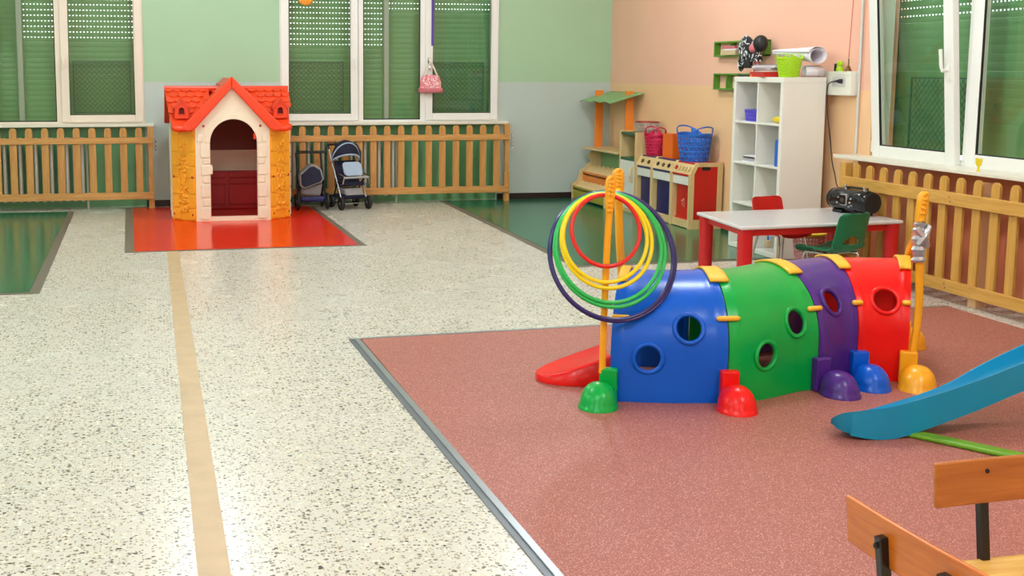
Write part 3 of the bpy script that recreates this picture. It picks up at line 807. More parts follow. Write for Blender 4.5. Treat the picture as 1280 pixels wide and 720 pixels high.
        for s in (-1, 1):
            dm.prism([(dx, 1.265), (dx + s * 0.085, 1.17), (dx + s * 0.085, 1.155), (dx, 1.25)], XZ, 12.50, 12.9)
            dm.box(dx + s * 0.065 - 0.006, 12.53, 1.06, dx + s * 0.065 + 0.006, 12.85, 1.17)
        d = build(dm, 'dormer', 'house_red', roof)
        build(MB().tube([(a, 12.518, b) for a, b in hole], 0.006, 6, closed=True), 'dormer_surround', 'house_red', roof, smooth=50)
        build(BX(dx - 0.05, 12.6, 1.07, dx + 0.05, 12.61, 1.2), 'dormer_back', 'screw_red', roof)
playhouse()

# ------------------------------------------------------------------ toy strollers
def wheel(parent, c, r, w, name='wheel'):
    mb = MB().lathe([(r * 0.72, -w / 2), (r * 0.93, -w / 2), (r, -w / 4), (r, w / 4), (r * 0.93, w / 2), (r * 0.72, w / 2), (r * 0.72, -w / 2)], c, 24, 'X')
    o = build(mb, name, 'rubber_black', parent, local=True, smooth=40)
    hb = MB().lathe([(0, -w / 2 - 0.004), (r * 0.2, -w / 2 - 0.002), (r * 0.2, w / 2 + 0.002), (0, w / 2 + 0.004)], c, 10, 'X')
    for k in range(6):
        a = k * PI / 3; hb.tube([(c[0], c[1], c[2]), (c[0], c[1] + r * 0.76 * math.cos(a), c[2] + r * 0.76 * math.sin(a))], 0.006, 5)
    build(hb, 'hub', 'silver', o, sp=MW[parent.name])
def stroller_a():
    t = thing('toy_stroller', 'toy stroller with rounded navy hood and pale blue seat beside the picket fence', 'stroller', (2.19, 13.36, 0), R(14), 'toy strollers')
    for s in (-1, 1):
        wheel(t, (s * 0.165, -0.15, 0.075), 0.075, 0.035); wheel(t, (s * 0.15, 0.17, 0.075), 0.075, 0.035)
        build(MB().tube([(s * 0.155, -0.15, 0.08), (s * 0.15, -0.02, 0.27), (s * 0.15, 0.16, 0.52), (s * 0.15, 0.24, 0.66)], 0.009, 8), 'side_tube', 'silver', t, local=True, smooth=50)
        build(MB().tube([(s * 0.14, 0.17, 0.08), (s * 0.145, 0.02, 0.28), (s * 0.15, -0.1, 0.36)], 0.009, 8), 'cross_tube', 'steel_black', t, local=True, smooth=50)
        build(MB().tube([(s * 0.155, -0.11, 0.28), (s * 0.155, -0.18, 0.30), (s * 0.15, -0.2, 0.38), (s * 0.15, -0.06, 0.4)], 0.008, 8), 'arm_rest', 'chrome', t, local=True, smooth=50)
    build(MB().tube([(-0.15, 0.24, 0.66), (-0.14, 0.3, 0.71), (0.14, 0.3, 0.71), (0.2, 0.26, 0.70), (0.22, 0.2, 0.62), (0.18, 0.12, 0.5)], 0.014, 8), 'handle', 'black_matt', t, local=True, smooth=50)
    build(MB().tube([(-0.15, -0.19, 0.365), (0.15, -0.19, 0.365)], 0.013, 8), 'bumper_bar', 'silver', t, local=True, smooth=50)
    build(MB().tube([(-0.17, -0.15, 0.075), (0.17, -0.15, 0.075)], 0.006, 6), 'axle', 'chrome', t, local=True, smooth=50)
    build(MB().tube([(-0.16, 0.17, 0.075), (0.16, 0.17, 0.075)], 0.006, 6), 'axle', 'chrome', t, local=True, smooth=50)
    seat = MB().prism([(-0.13, 0.27), (0.02, 0.25), (0.16, 0.52), (0.13, 0.54), (0.0, 0.30), (-0.13, 0.31)], YZ, -0.13, 0.13)
    build(seat, 'seat', 'navy_cloth', t, local=True, bevel=0.01)
    build(MB().prism(rrect(-0.115, 0.38, 0.115, 0.53, 0.04, 4), lambda a, b, tt: (a, -0.14 + tt + (b - 0.38) * 0.55, b), 0, 0.025), 'seat_pad', 'lightblue_cloth', t, local=True, bevel=0.01)
    # hood: quarter of a dome with pale rim
    def hd(u, v):
        a = PI * u; b = v * PI * 0.5
        return (0.165 * math.cos(a), 0.13 - 0.17 * math.sin(a) * math.cos(b) * 0.9, 0.53 + 0.235 * math.sin(a) * (0.35 + 0.65 * math.sin(b)))
    build(MB().grid(hd, 18, 8), 'hood', 'navy_cloth', t, local=True, smooth=70, solid=0.008)
    build(MB().tube([hd(k / 18, 0.0) for k in range(19)], 0.011, 6), 'hood_rim', 'lightblue_cloth', t, local=True, smooth=50)
    build(MB().tube([hd(k / 18, 0.6) for k in range(19)], 0.011, 6), 'hood_rim', 'lightblue_cloth', t, local=True, smooth=50)
    bk = MB().prism([(-0.14, 0.12), (0.14, 0.12), (0.16, 0.16), (-0.16, 0.16)], YZ, -0.13, 0.13)
    build(bk, 'basket', 'navy_cloth', t, local=True, bevel=0.01)
    build(MB().prism([(-0.15, 0.16), (0.12, 0.16), (0.1, 0.24), (-0.1, 0.24)], YZ, -0.11, 0.11), 'basket_bag', 'grey_cloth', t, local=True, bevel=0.02)
stroller_a()
def stroller_b():
    t = thing('toy_stroller', 'low toy stroller with navy and grey seat tucked beside the playhouse', 'stroller', (1.755, 13.40, 0.006), R(0), 'toy strollers')
    for s in (-1, 1):
        wheel(t, (s * 0.165, -0.16, 0.095), 0.095, 0.03); wheel(t, (s * 0.15, 0.17, 0.075), 0.075, 0.03)
        build(MB().tube([(s * 0.15, -0.16, 0.1), (s * 0.14, 0.02, 0.3), (s * 0.14, 0.2, 0.6)], 0.012, 8), 'side_tube', 'black_matt', t, local=True, smooth=50)
        build(MB().tube([(s * 0.14, 0.17, 0.08), (s * 0.14, -0.05, 0.32)], 0.01, 8), 'cross_tube', 'black_matt', t, local=True, smooth=50)
    build(MB().tube([(-0.14, 0.2, 0.6), (-0.135, 0.21, 0.62), (0.19, 0.21, 0.62), (0.2, 0.2, 0.6)], 0.016, 8), 'handle', 'black_matt', t, local=True, smooth=50)
    build(BX(-0.14, -0.19, 0.09, 0.14, -0.12, 0.15), 'front_bar', 'board_navy', t, local=True, bevel=0.02)
    op = [(-0.14, 0.26), (-0.1, 0.23), (0.11, 0.30), (0.135, 0.34), (0.11, 0.45), (0.03, 0.5), (-0.02, 0.49), (-0.14, 0.39)]
    build(MB().prism(op, lambda a, b, tt: (a, -0.12 + tt + (b - 0.3) * 0.3, b), 0, 0.2), 'seat_shell', 'grey_cloth', t, local=True, bevel=0.02)
    ip = [(a * 0.86 - 0.001, 0.37 + (b - 0.37) * 0.84) for a, b in op]
    build(MB().prism(ip, lambda a, b, tt: (a, -0.132 + tt + (b - 0.3) * 0.3, b), 0, 0.02), 'seat_opening', 'navy_cloth', t, local=True, bevel=0.008)
    build(MB().prism([(-0.12, 0.16), (0.1, 0.14), (0.13, 0.28), (-0.12, 0.24)], lambda a, b, tt: (a, -0.05 + tt, b), 0, 0.18), 'basket', 'grey_cloth', t, local=True, bevel=0.02)
stroller_b()

# ------------------------------------------------------------------ market stall and play kitchen
def stall():
    t = thing('toy_market_stall', 'toy market stall with pale green canopy and orange posts in the corner', 'stall', (5.25, 13.3, 0.006))
    y0, y1 = 12.74, 13.82
    for ya, yb_, x in ((13.70, 13.78, 5.30), (13.0, 13.08, 5.40)):
        build(BX(x - 0.05, ya + 0.03, 0.62, x + 0.05, ya + 0.05, 1.32), 'post', 'board_orange', t, bevel=0.003)
    # canopy: wavy sheet sloping to the front
    def cf(u, v):
        y = 12.88 + 0.98 * u; x = 5.10 + 0.40 * v
        return (x, y, 1.205 + 0.095 * v - 0.018 * (1 - v) * (0.5 + 0.5 * math.cos(u * 6 * PI)) * 1.0)
    build(MB().grid(cf, 36, 8), 'canopy', 'board_lightgreen', t, smooth=60, solid=0.012)
    build(BX(5.13, y0, 0.615, 5.50, y1, 0.64), 'counter', 'birch_y', t, bevel=0.004)
    build(BX(5.36, y0, 0.30, 5.38, y1 - 0.03, 0.615), 'back_board', 'board_lightgreen', t)
    for y in (y0, y1 - 0.025):
        pl = [(5.0, 0.0065), (5.46, 0.0065), (5.46, 0.615), (5.25, 0.615), (5.2, 0.52), (5.24, 0.46), (5.18, 0.42), (5.16, 0.38), (5.10, 0.36), (5.06, 0.22), (5.0, 0.2)]
        build(MB().prism(pl, XZ, y, y + 0.025), 'side_panel', 'birch', t, bevel=0.003)
    for x, z0, z1, m in ((5.01, 0.035, 0.17, 'board_olive'), (5.13, 0.225, 0.345, 'board_orange')):
        build(BX(x, y0 + 0.025, z0, x + 0.016, y1 - 0.025, z1), 'bin_front', m, t, bevel=0.002)
        build(BX(x + 0.016, y0 + 0.025, z0 - 0.01, x + 0.16, y1 - 0.025, z0 + 0.005), 'bin_floor', 'birch_y', t)
        n = 7; yy = [y0 + 0.03 + (y1 - y0 - 0.06) * k / n for k in range(n + 1)]
        for k in range(1, n + 1):
            # sloping sawtooth dividers
            ya = yy[k]
            build(MB().add([(x, ya, z1 - 0.02), (x, yy[k - 1], z1 - 0.03), (x + 0.15, yy[k - 1], z1 + 0.045), (x + 0.15, ya, z1 + 0.09),
                            (x, ya, z1 - 0.035), (x, yy[k - 1], z1 - 0.045), (x + 0.15, yy[k - 1], z1 + 0.03), (x + 0.15, ya, z1 + 0.03)],
                           [(0, 1, 2, 3), (4, 7, 6, 5), (0, 4, 5, 1), (1, 5, 6, 2), (2, 6, 7, 3), (3, 7, 4, 0)]), 'sawtooth_divider', 'birch_y', t)
stall()

KX0, KX1 = 5.15, 5.50
def knob(mb, x, y, z, r, nrm=(-0.88, 0, 0.47)):
    c = Vector((x, y, z)); n_ = Vector(nrm).normalized(); a = Vector((0, 1, 0)); b = n_.cross(a)
    vs = [c + a * (r * math.cos(k * PI / 5)) + b * (r * math.sin(k * PI / 5)) for k in range(10)]
    mb.add(vs + [v + n_ * 0.012 for v in vs], [tuple(range(10))[::-1], tuple(range(10, 20))] + [(k, (k + 1) % 10, 10 + (k + 1) % 10, 10 + k) for k in range(10)])
def unit(label, ya, yb, colm, near, knobs):
    t = thing('play_kitchen_unit', label, 'play kitchen', ((KX0 + KX1) / 2, (ya + yb) / 2, 0.006), 0, 'play kitchen units')
    side = [(KX0, 0.006), (KX1, 0.006), (KX1, 0.66), (KX0 + 0.065, 0.66), (KX0, 0.548)]
    for y in (ya, yb - 0.03):
        if near and y == ya:
            ins = [(KX0 + 0.05, 0.10), (KX1 - 0.055, 0.10), (KX1 - 0.055, 0.62), (KX0 + 0.085, 0.62), (KX0 + 0.05, 0.55)]
            mb = MB()
            for k in range(5): mb.prism([side[k], side[(k + 1) % 5], ins[(k + 1) % 5], ins[k]], XZ, y, y + 0.03)
            sp_ = build(mb, 'side_frame', 'birch', t)
            build(MB().prism(ins, XZ, y + 0.006, y + 0.02), 'side_panel', 'board_red', sp_)
            build(MB().prism(rrect(KX0 + 0.13, 0.585, KX0 + 0.22, 0.622, 0.015, 3), XZ, y + 0.003, y + 0.008), 'hand_slot', 'black_matt', sp_)
        else: build(MB().prism(side, XZ, y, y + 0.03), 'side_panel', 'birch', t, bevel=0.003)
    a, b = ya + 0.03, yb - 0.03
    build(BX(KX0 + 0.06, a, 0.63, KX1, b, 0.655), 'worktop', colm, t, bevel=0.003)
    build(MB().prism([(KX0 + 0.004, 0.545), (KX0 + 0.062, 0.645), (KX0 + 0.08, 0.635), (KX0 + 0.024, 0.535)], XZ, a, b), 'control_panel', 'birch_y', t)
    build(BX(KX0 + 0.002, a, 0.525, KX0 + 0.03, b, 0.545), 'panel_edge', colm, t, bevel=0.002)
    build(BX(KX0 + 0.008, a, 0.435, KX0 + 0.03, b, 0.52), 'drawer_front', 'board_white', t, bevel=0.003)
    build(BX(KX0 + 0.012, a, 0.012, KX0 + 0.04, b, 0.085), 'plinth', 'birch_y', t, bevel=0.003)
    build(BX(KX0 + 0.04, a, 0.085, KX1 - 0.02, b, 0.10), 'bottom_shelf', colm, t)
    build(BX(KX1 - 0.02, a, 0.02, KX1, b, 0.63), 'back_panel', colm, t)
    build(BX(KX0 + 0.045, a, 0.10, KX0 + 0.06, b - 0.02, 0.432), 'oven_door', colm, t, bevel=0.004)
    w = b - a
    for k, m in enumerate(knobs):
        mb = MB(); knob(mb, KX0 + 0.028, b - w * (k + 0.6) / (len(knobs) + 0.2), 0.592, 0.022)
        build(mb, 'knob', m, t)
    return t, a, b
t, a, b = unit('red play kitchen unit nearest the white shelf, under the blue tub', 10.88, 11.31, 'board_red', True, ['board_red', 'birch', 'birch', 'birch', 'birch'])
dm = MB()
for k in range(9): dm.lathe([(0.0, -0.002), (0.006, -0.001), (0.006, 0)], (KX0 + 0.045, 11.1 + 0.045 * math.cos(k * 2.4) * (0.4 + k / 14), 0.25 + 0.045 * math.sin(k * 2.4) * (0.4 + k / 14)), 8, 'X')
build(dm, 'dot_print', 'board_white', t)
unit('middle play kitchen unit with navy interior between two others', 11.31, 11.80, 'board_navy', False, ['black_gloss', 'bronze', 'black_matt'])
t, a, b = unit('navy play kitchen unit beside the white cupboard, under the magenta tub', 11.80, 12.22, 'board_navy', False, ['bronze', 'bronze'])
build(ring(12.0, 0.656, 12.22, 0.885, 0.03, YZ, KX0 + 0.25, KX1), 'hutch_frame', 'birch', t, bevel=0.003)
build(BX(KX1 - 0.015, 12.02, 0.68, KX1, 12.2, 0.87), 'hutch_back', 'board_green', t)
def cupboard():
    t = thing('play_cupboard', 'birch play cupboard with white door and open green shelf', 'cupboard', (5.33, 12.47, 0.006), 0, None)
    ya, yb = 12.235, 12.70
    for y in (ya, yb - 0.03): build(BX(KX0, y, 0.006, KX1, y + 0.03, 0.89), 'side_panel', 'birch', t, bevel=0.003)
    build(BX(KX0 + 0.005, ya + 0.03, 0.855, KX1, yb - 0.03, 0.88), 'top_board', 'board_green', t)
    build(BX(KX0 + 0.005, ya + 0.03, 0.575, KX1, yb - 0.03, 0.6), 'shelf', 'board_green', t)
    build(BX(KX1 - 0.015, ya + 0.03, 0.05, KX1, yb - 0.03, 0.855), 'back_panel', 'board_white', t)
    d = build(BX(KX0 + 0.003, ya + 0.032, 0.04, KX0 + 0.022, yb - 0.032, 0.57), 'door', 'board_white', t, bevel=0.003)
    build(MB().tube([(KX0 + 0.003, ya + 0.07, 0.35), (KX0 - 0.03, ya + 0.07, 0.36), (KX0 - 0.03, ya + 0.07, 0.49), (KX0 + 0.003, ya + 0.07, 0.5)], 0.012, 8), 'handle', 'birch', d, smooth=50)
    build(BX(KX0 + 0.01, ya + 0.03, 0.006, KX0 + 0.03, yb - 0.03, 0.038), 'plinth', 'birch_y', t)
cupboard()

# perforated tubs on the kitchen
def tub(name, label, c, r0, r1, h, m, nu, nv, ell=1.0, ears=0.06, hole=0.3, rz=0.0, earw=0.9, group='plastic tubs and baskets', th=0.005):
    t = thing(name, label, 'basket', c, rz, group)
    def rim(w): return ears * max(0, abs(math.cos(w)) - 0.35) / 0.65 * earw
    def f(u, v):
        w = 2 * PI * u; hh = h * v * 0.86; r = r0 + (r1 - r0) * v * 0.86
        return (r * math.cos(w), r * math.sin(w) * ell, hh)
    build(MB().perf(f, nu, nv, hole, hole, stag=True), 'body', m, t, local=True, solid=th, smooth=60)
    def g(u, v):
        w = 2 * PI * u; hb = h * 0.86; top = h * 0.93 + rim(w)
        z = hb + (top - hb) * v; r = r0 + (r1 - r0) * z / h
        return (r * math.cos(w), r * math.sin(w) * ell, z)
    def sk(u, v):
        w = 2 * PI * u; return abs(math.cos(w)) > 0.86 and 0.42 < v < 0.82 and ears > 0.03
    build(MB().grid(g, 48, 8, sk), 'rim_band', m, t, local=True, solid=th * 1.3, smooth=60)
    build(MB().lathe([(0.0, 0.002), (r0 * 0.98, 0.002), (r0 * 0.98, 0.008), (0, 0.008)], (0, 0, 0), 32, 'Z', ell), 'bottom', m, t, local=True)
    return t
tub('plastic_tub', 'blue perforated plastic tub with two handles on the red kitchen unit', (5.335, 11.19, 0.656), 0.155, 0.20, 0.285, 'plastic_tubblue', 18, 5, 0.8, 0.10, 0.3, R(100))
tub('plastic_tub', 'magenta perforated plastic tub beside the orange box', (5.285, 12.03, 0.656), 0.115, 0.15, 0.225, 'plastic_magenta', 20, 6, 0.75, 0.11, 0.32, R(85))
t = thing('plastic_box', 'plain orange plastic box between magenta and blue tubs', 'box', (5.36, 11.66, 0.656))
ob = MB()
for x0, y0, x1, y1 in ((-.1, -.12, .1, -.115), (-.1, .115, .1, .12), (-.1, -.115, -.095, .115), (.095, -.115, .1, .115)): ob.box(x0, y0, 0, x1, y1, 0.235)
ob.box(-.095, -.115, 0, .095, .115, 0.006)
build(ob, 'body', 'plastic_orange', t, local=True)
build(ring(-.125, -.105, .125, .105, 0.012, lambda a, b, tt: (b, a, tt), 0.232, 0.244), 'rim', 'plastic_orange', t, local=True)
t = thing('wire_basket', 'small silver wire basket with rust red rim on the birch cupboard', 'basket', (5.36, 12.43, 0.882))
for z, r in ((0.005, 0.09), (0.04, 0.102), (0.08, 0.113)): build(MB().tube([(r * math.cos(k * PI / 12), r * math.sin(k * PI / 12) * 1.35, z) for k in range(24)], 0.0035, 5, closed=True), 'wire_hoop', 'silver', t, local=True)
wm = MB()
for k in range(24):
    a = k * PI / 12; wm.tube([(0.09 * math.cos(a), 0.09 * math.sin(a) * 1.35, 0.005), (0.12 * math.cos(a + .25), 0.12 * math.sin(a + .25) * 1.35, 0.11)], 0.003, 4)
    wm.tube([(0.09 * math.cos(a), 0.09 * math.sin(a) * 1.35, 0.005), (0.12 * math.cos(a - .25), 0.12 * math.sin(a - .25) * 1.35, 0.11)], 0.003, 4)
build(wm, 'wires', 'silver', t, local=True)
build(MB().tube([(0.122 * math.cos(k * PI / 12), 0.122 * math.sin(k * PI / 12) * 1.35, 0.112) for k in range(24)], 0.006, 6, closed=True), 'rim', 'screw_red', t, local=True)

# ------------------------------------------------------------------ white cube shelf
def cube_shelf():
    x0, x1, y0, y1, h = 5.045, 5.43, 8.985, 9.835, 1.505
    t = thing('cube_shelf', 'tall white cube shelf two columns wide against the peach wall', 'shelf', ((x0 + x1) / 2, (y0 + y1) / 2, 0))
    for y in (y0, y1 - 0.045): build(BX(x0, y, 0.0065, x1, y + 0.045, h - 0.045), 'side_panel', 'shelf_white', t, bevel=0.003)
    build(BX(x0, y0, h - 0.045, x1, y1, h), 'top_panel', 'shelf_white', t, bevel=0.003)
    build(BX(x0, y0 + 0.045, 0.0065, x1, y1 - 0.045, 0.045), 'bottom_panel', 'shelf_white', t, bevel=0.003)
    for z in (0.395, 0.75, 1.105): build(BX(x0 + 0.004, y0 + 0.045, z, x1, y1 - 0.045, z + 0.018), 'shelf_board', 'shelf_white', t, bevel=0.002)
    ym = (y0 + y1) / 2
    for a, b in ((0.045, 0.395), (0.413, 0.75), (0.768, 1.105), (1.123, h - 0.045)):
        build(BX(x0 + 0.004, ym - 0.009, a, x1, ym + 0.009, b), 'divider', 'shelf_white', t, bevel=0.002)
    build(BX(x1 - 0.008, y0 + 0.01, 0.01, x1, y1 - 0.01, h - 0.01), 'back_panel', 'shelf_white', t)
cube_shelf()
# things in the shelf
t = thing('mesh_basket', 'small violet plastic basket in the top left shelf cube', 'basket', (5.15, 9.6, 1.123))
def f(u, v):
    w = 2 * PI * u; c, s = math.cos(w), math.sin(w); k = (abs(c) ** 4 + abs(s) ** 4) ** -0.25
    return (0.075 * k * c * (0.85 + .15 * v), 0.115 * k * s * (0.85 + .15 * v), 0.095 * v)
build(MB().perf(f, 28, 3, 0.22, 0.3), 'body', 'violet', t, local=True, solid=0.004)
build(MB().tube([f(k / 28, 1.0) for k in range(28)], 0.006, 6, closed=True), 'rim', 'violet', t, local=True, smooth=50)
build(BX(-0.06, -0.09, 0.002, 0.06, 0.09, 0.05), 'contents', 'ribbon_purple', t, local=True, bevel=0.01)
def lump(name, label, cat, c, r, m, seed, sub=1):
    random.seed(seed); mb = MB()
    def f(u, v):
        a = 2 * PI * u; b = PI * (v - .5); k = 1 + 0.22 * math.sin(3 * a + seed) * math.cos(2 * b) + 0.12 * math.sin(5 * a + 3 * b)
        return (c[0] + r[0] * k * math.cos(b) * math.cos(a), c[1] + r[1] * k * math.cos(b) * math.sin(a), c[2] + r[2] * (1 + math.sin(b)))
    mb.grid(f, 20, 10)
    return build(mb, name, m, None, label=label, cat=cat, smooth=70)
lump('crumpled_cloth', 'crumpled yellow cloth in the top right shelf cube', 'cloth', (5.13, 9.16, 1.123), (0.05, 0.09, 0.03), 'bin_yellow', 2)
t = thing('paper_stack', 'stack of papers in the second row left shelf cube', 'papers', (5.18, 9.58, 0.768))
for k in range(5): build(BX(-0.1 + .006 * (k % 3), -0.13 + .008 * (k % 2), k * 0.012, 0.1, 0.12 - .006 * k, k * 0.012 + 0.01), 'sheet_bundle', ('paper', 'paper_grey', 'paper', 'book_dark', 'paper')[k], t, local=True)
t = thing('blue_box_file', 'bright blue container with black handle in the second row right cube', 'container', (5.14, 9.08, 0.768))
build(BX(-0.07, -0.03, 0, 0.07, 0.05, 0.22), 'body', 'plastic_tubblue', t, local=True, bevel=0.006)
build(MB().tube([(0, -0.02, 0.22), (0, -0.015, 0.27), (0, 0.035, 0.27), (0, 0.04, 0.22)], 0.007, 6), 'handle', 'black_matt', t, local=True)
t = thing('brush', 'small blue handled brush hanging in the bottom right shelf cube', 'brush', (5.08, 9.19, 0.08))
build(MB().tube([(0, 0, 0.06), (0, 0, 0.24)], 0.008, 8), 'handle', 'plastic_tubblue', t, local=True)
build(BX(-0.02, -0.03, 0, 0.02, 0.03, 0.06), 'bristles', 'book_tan', t, local=True, bevel=0.008)
# things on the shelf
TOP = 1.505
t = thing('book', 'large red book lying on the shelf top', 'book', (5.2, 9.45, TOP), R(-12))
build(BX(-0.14, -0.2, 0, 0.14, 0.2, 0.006), 'cover', 'book_red', t, local=True); build(BX(-0.135, -0.195, 0.006, 0.135, 0.2, 0.036), 'pages', 'book_red', t, local=True); build(BX(-0.14, -0.2, 0.036, 0.14, 0.2, 0.042), 'cover', 'book_red', t, local=True)
for k, (m, lb, w, hh, dy) in enumerate((('book_tan', 'tan cardboard folder directly on the red book', .12, .016, .02), ('book_dark', 'dark thin book in the middle of the shelf top pile', .11, .02, .05), ('paper', 'white booklet near the top of the pile beside the lime basket', .12, .014, .03), ('book_dark', 'black folder crowning the pile beside the lime basket', .1, .012, .06))):
    z = TOP + 0.042 + sum((.016, .02, .014, .012)[:k])
    t = thing('book', lb, 'book', (5.22, 9.42 + dy, z), R(-8 + 7 * k), 'books piled on the shelf')
    build(BX(-w, -w * 1.4, 0, w, w * 1.4, hh * .2), 'cover', m, t, local=True); build(BX(-w * .96, -w * 1.36, hh * .2, w * .96, w * 1.36, hh * .8), 'pages', 'paper', t, local=True); build(BX(-w, -w * 1.4, hh * .8, w, w * 1.4, hh), 'cover', m, t, local=True)
t = thing('pen', 'thin black pen with orange cap at the shelf front edge', 'pen', (5.075, 9.71, TOP + 0.009), R(4))
build(MB().tube([(0, -0.1, 0), (0, 0.1, 0.0)], 0.008, 8), 'barrel', 'black_matt', t, local=True); build(MB().tube([(0, -0.13, 0), (0, -0.1, 0)], 0.0088, 8), 'cap', 'plastic_orange', t, local=True)
tub('plastic_basket', 'lime green perforated basket on the white shelf top', (5.13, 9.06, TOP), 0.075, 0.105, 0.165, 'plastic_lime', 24, 8, 1.0, 0.045, 0.27, R(35), 0.9)
# big sheet rolled into a loose cone, narrow end lifted on the book pile
def sheet(u, v):
    a = 2.7 * PI * u + 0.6; r = (0.075 - 0.052 * v) * (0.72 + 0.28 * u)
    return (5.31 + r * math.cos(a) * 1.15, 8.93 + 0.70 * v, TOP + 0.175 + 0.035 * v + r * math.sin(a))
build(MB().grid(sheet, 60, 10), 'paper_sheet', 'paper', None, label='big curled white paper sheet behind the lime basket', cat='paper', smooth=70, solid=0.002)
build(MB().grid(lambda u, v: (5.25 + 0.16 * v, 8.975 + 0.018 + (0.018 + 0.03 * u) * math.cos(4.4 * PI * u) + 0.03, TOP + 0.05 + (0.018 + 0.03 * u) * math.sin(4.4 * PI * u)), 60, 1), 'paper_roll', 'paper', None, label='rolled white paper at the right end of the shelf top', cat='paper', smooth=70, solid=0.002)

# green wall frames
def wall_frame(label, y0, y1, z0, z1, n):
    t = thing('wall_rack', label, 'rack', (WX, (y0 + y1) / 2, z0), 0, 'green wall racks')
    xo, xi = WX - 0.065, WX
    for z in (z0, z1 - 0.016): build(BX(xo, y0, z, xi, y1, z + 0.016), 'shelf_bar', 'wall_frame_green', t, bevel=0.002)
    for k in range(n + 1):
        y = y0 + (y1 - y0 - 0.018) * k / n; build(BX(xo, y, z0, xi, y + 0.018, z1), 'upright', 'wall_frame_green', t, bevel=0.002)
    return t
wall_frame('green wall rack holding the black and white plush', 10.08, 11.08, 1.69, 1.838, 3)
wall_frame('lower green wall rack left of the white shelf', 10.0, 11.07, 1.372, 1.53, 4)
t = thing('book', 'small pink and white books on the upper green wall rack', 'book', (WX - 0.045, 10.72, 1.706))
build(BX(-0.04, -0.13, 0, 0.04, 0.13, 0.045), 'stack', 'book_tan', t, local=True); build(BX(-0.04, -0.14, 0.045, 0.04, 0.12, 0.06), 'stack', 'paper', t, local=True); build(BX(-0.045, -0.12, 0.06, 0.04, 0.14, 0.085), 'stack', 'book_pink', t, local=True)
def pouch():
    t = thing('plush_bag', 'black and white patterned plush bag dangling from the upper green rack', 'bag', (WX - 0.13, 10.30, 1.62))
    def f(u, v):
        a = 2 * PI * u; b = PI * (v - .5); k = 1 + 0.15 * math.sin(4 * a) * math.cos(b) + .1 * math.sin(7 * v * 3 + a)
        return (0.035 * k * math.cos(b) * math.cos(a), (0.10 + .03 * v) * k * math.cos(b) * math.sin(a), 0.13 + 0.13 * math.sin(b))
    build(MB().grid(f, 24, 16), 'body', 'black_white_cloth', t, local=True, smooth=70)
    build(MB().grid(lambda u, v: (-0.01 + 0.03 * math.cos(PI * (v - .5)) * math.cos(2 * PI * u), 0.06 + 0.045 * math.cos(PI * (v - .5)) * math.sin(2 * PI * u), 0.0 + 0.07 * math.sin(PI * (v - .5))), 16, 10), 'hanging_flap', 'black_white_cloth', t, local=True, smooth=70)
    build(BX(-0.02, -0.11, -0.04, 0.02, 0.0, 0.06), 'hanging_flap', 'black_matt', t, local=True, bevel=0.01)
    t = thing('plush_doll', 'dark haired little plush doll at the end of the upper green rack', 'doll', (WX - 0.13, 10.03, 1.64))
    build(MB().sphere((0, 0, 0.16), 0.06, 0.085, 0.075, 18, 12), 'hair', 'black_matt', t, local=True, smooth=70)
    build(MB().sphere((-0.03, 0.07, 0.12), 0.04, 0.045, 0.045, 14, 10), 'face', 'book_pink', t, local=True, smooth=70)
    build(MB().lathe([(0.02, 0.1), (0.04, 0.06), (0.055, 0.0), (0, 0.0)], (-0.01, 0.04, 0), 14), 'dress', 'black_white_cloth', t, local=True, smooth=60)
    for s in (0.02, 0.06): build(MB().tube([(-0.01, s, 0.01), (-0.015, s, -0.05), (-0.02, s - 0.01, -0.11)], 0.012, 8), 'leg', 'book_pink', t, local=True, smooth=60)
pouch()

# ------------------------------------------------------------------ electric box, conduit, bell
t = thing('socket_box', 'white electric socket box on the peach wall beside the shelf', 'socket box', (WX - 0.03, 8.86, 1.36))
build(BX(WX - 0.07, 8.67, 1.36, WX, 9.06, 1.555), 'body', 'cream_plastic', t, bevel=0.008)
build(MB().prism(rrect(8.74, 1.43, 8.93, 1.51, 0.01, 3), YZ, WX - 0.076, WX - 0.069), 'socket_plate', 'socket_grey', t, bevel=0.002)
for y in (8.78, 8.89): build(MB().lathe([(0.0, -0.002), (0.022, -0.002), (0.022, 0)], (WX - 0.076, y, 1.47), 16, 'X'), 'socket', 'paper_grey', t)
build(BX(WX - 0.073, 8.67, 1.522, WX - 0.069, 9.06, 1.525), 'lid_line', 'socket_grey', t)
t = thing('power_cord', 'black power cord running from the socket box to the boombox', 'cord', (WX - 0.1, 8.8, 0.6))
cp = [(WX - 0.085, 8.84, 1.475), (WX - 0.095, 8.93, 1.46), (WX - 0.095, 8.962, 1.40), (WX - 0.085, 8.955, 1.2), (WX - 0.06, 8.94, 1.0), (WX - 0.06, 8.9, 0.83), (WX - 0.1, 8.78, 0.72), (5.3, 8.55, 0.66), (5.2, 8.3, 0.63)]
build(MB().tube(smooth_path(cp), 0.0045, 6), 'cable', 'cable', t, smooth=60)
build(MB().tube([(WX - 0.077, 8.78, 1.475), (WX - 0.1, 8.79, 1.475), (WX - 0.095, 8.85, 1.475)], [0.018, 0.016, 0.006], 8), 'plug', 'black_matt', t, smooth=50)
build(MB().tube([(WX - 0.012, 8.645, 0.9), (WX - 0.012, 8.645, CEIL)], 0.011, 8), 'conduit_pipe', 'socket_grey', None, smooth=50, label='thin grey conduit pipe running up the peach wall', cat='pipe')
t = thing('hand_bell', 'small bronze bell on top of the socket box', 'bell', (WX - 0.05, 8.745, 1.555))
build(MB().lathe([(0.027, 0), (0.026, 0.006), (0.017, 0.025), (0.012, 0.04), (0, 0.045)], (0, 0, 0), 16), 'bell', 'bronze', t, local=True, smooth=50)
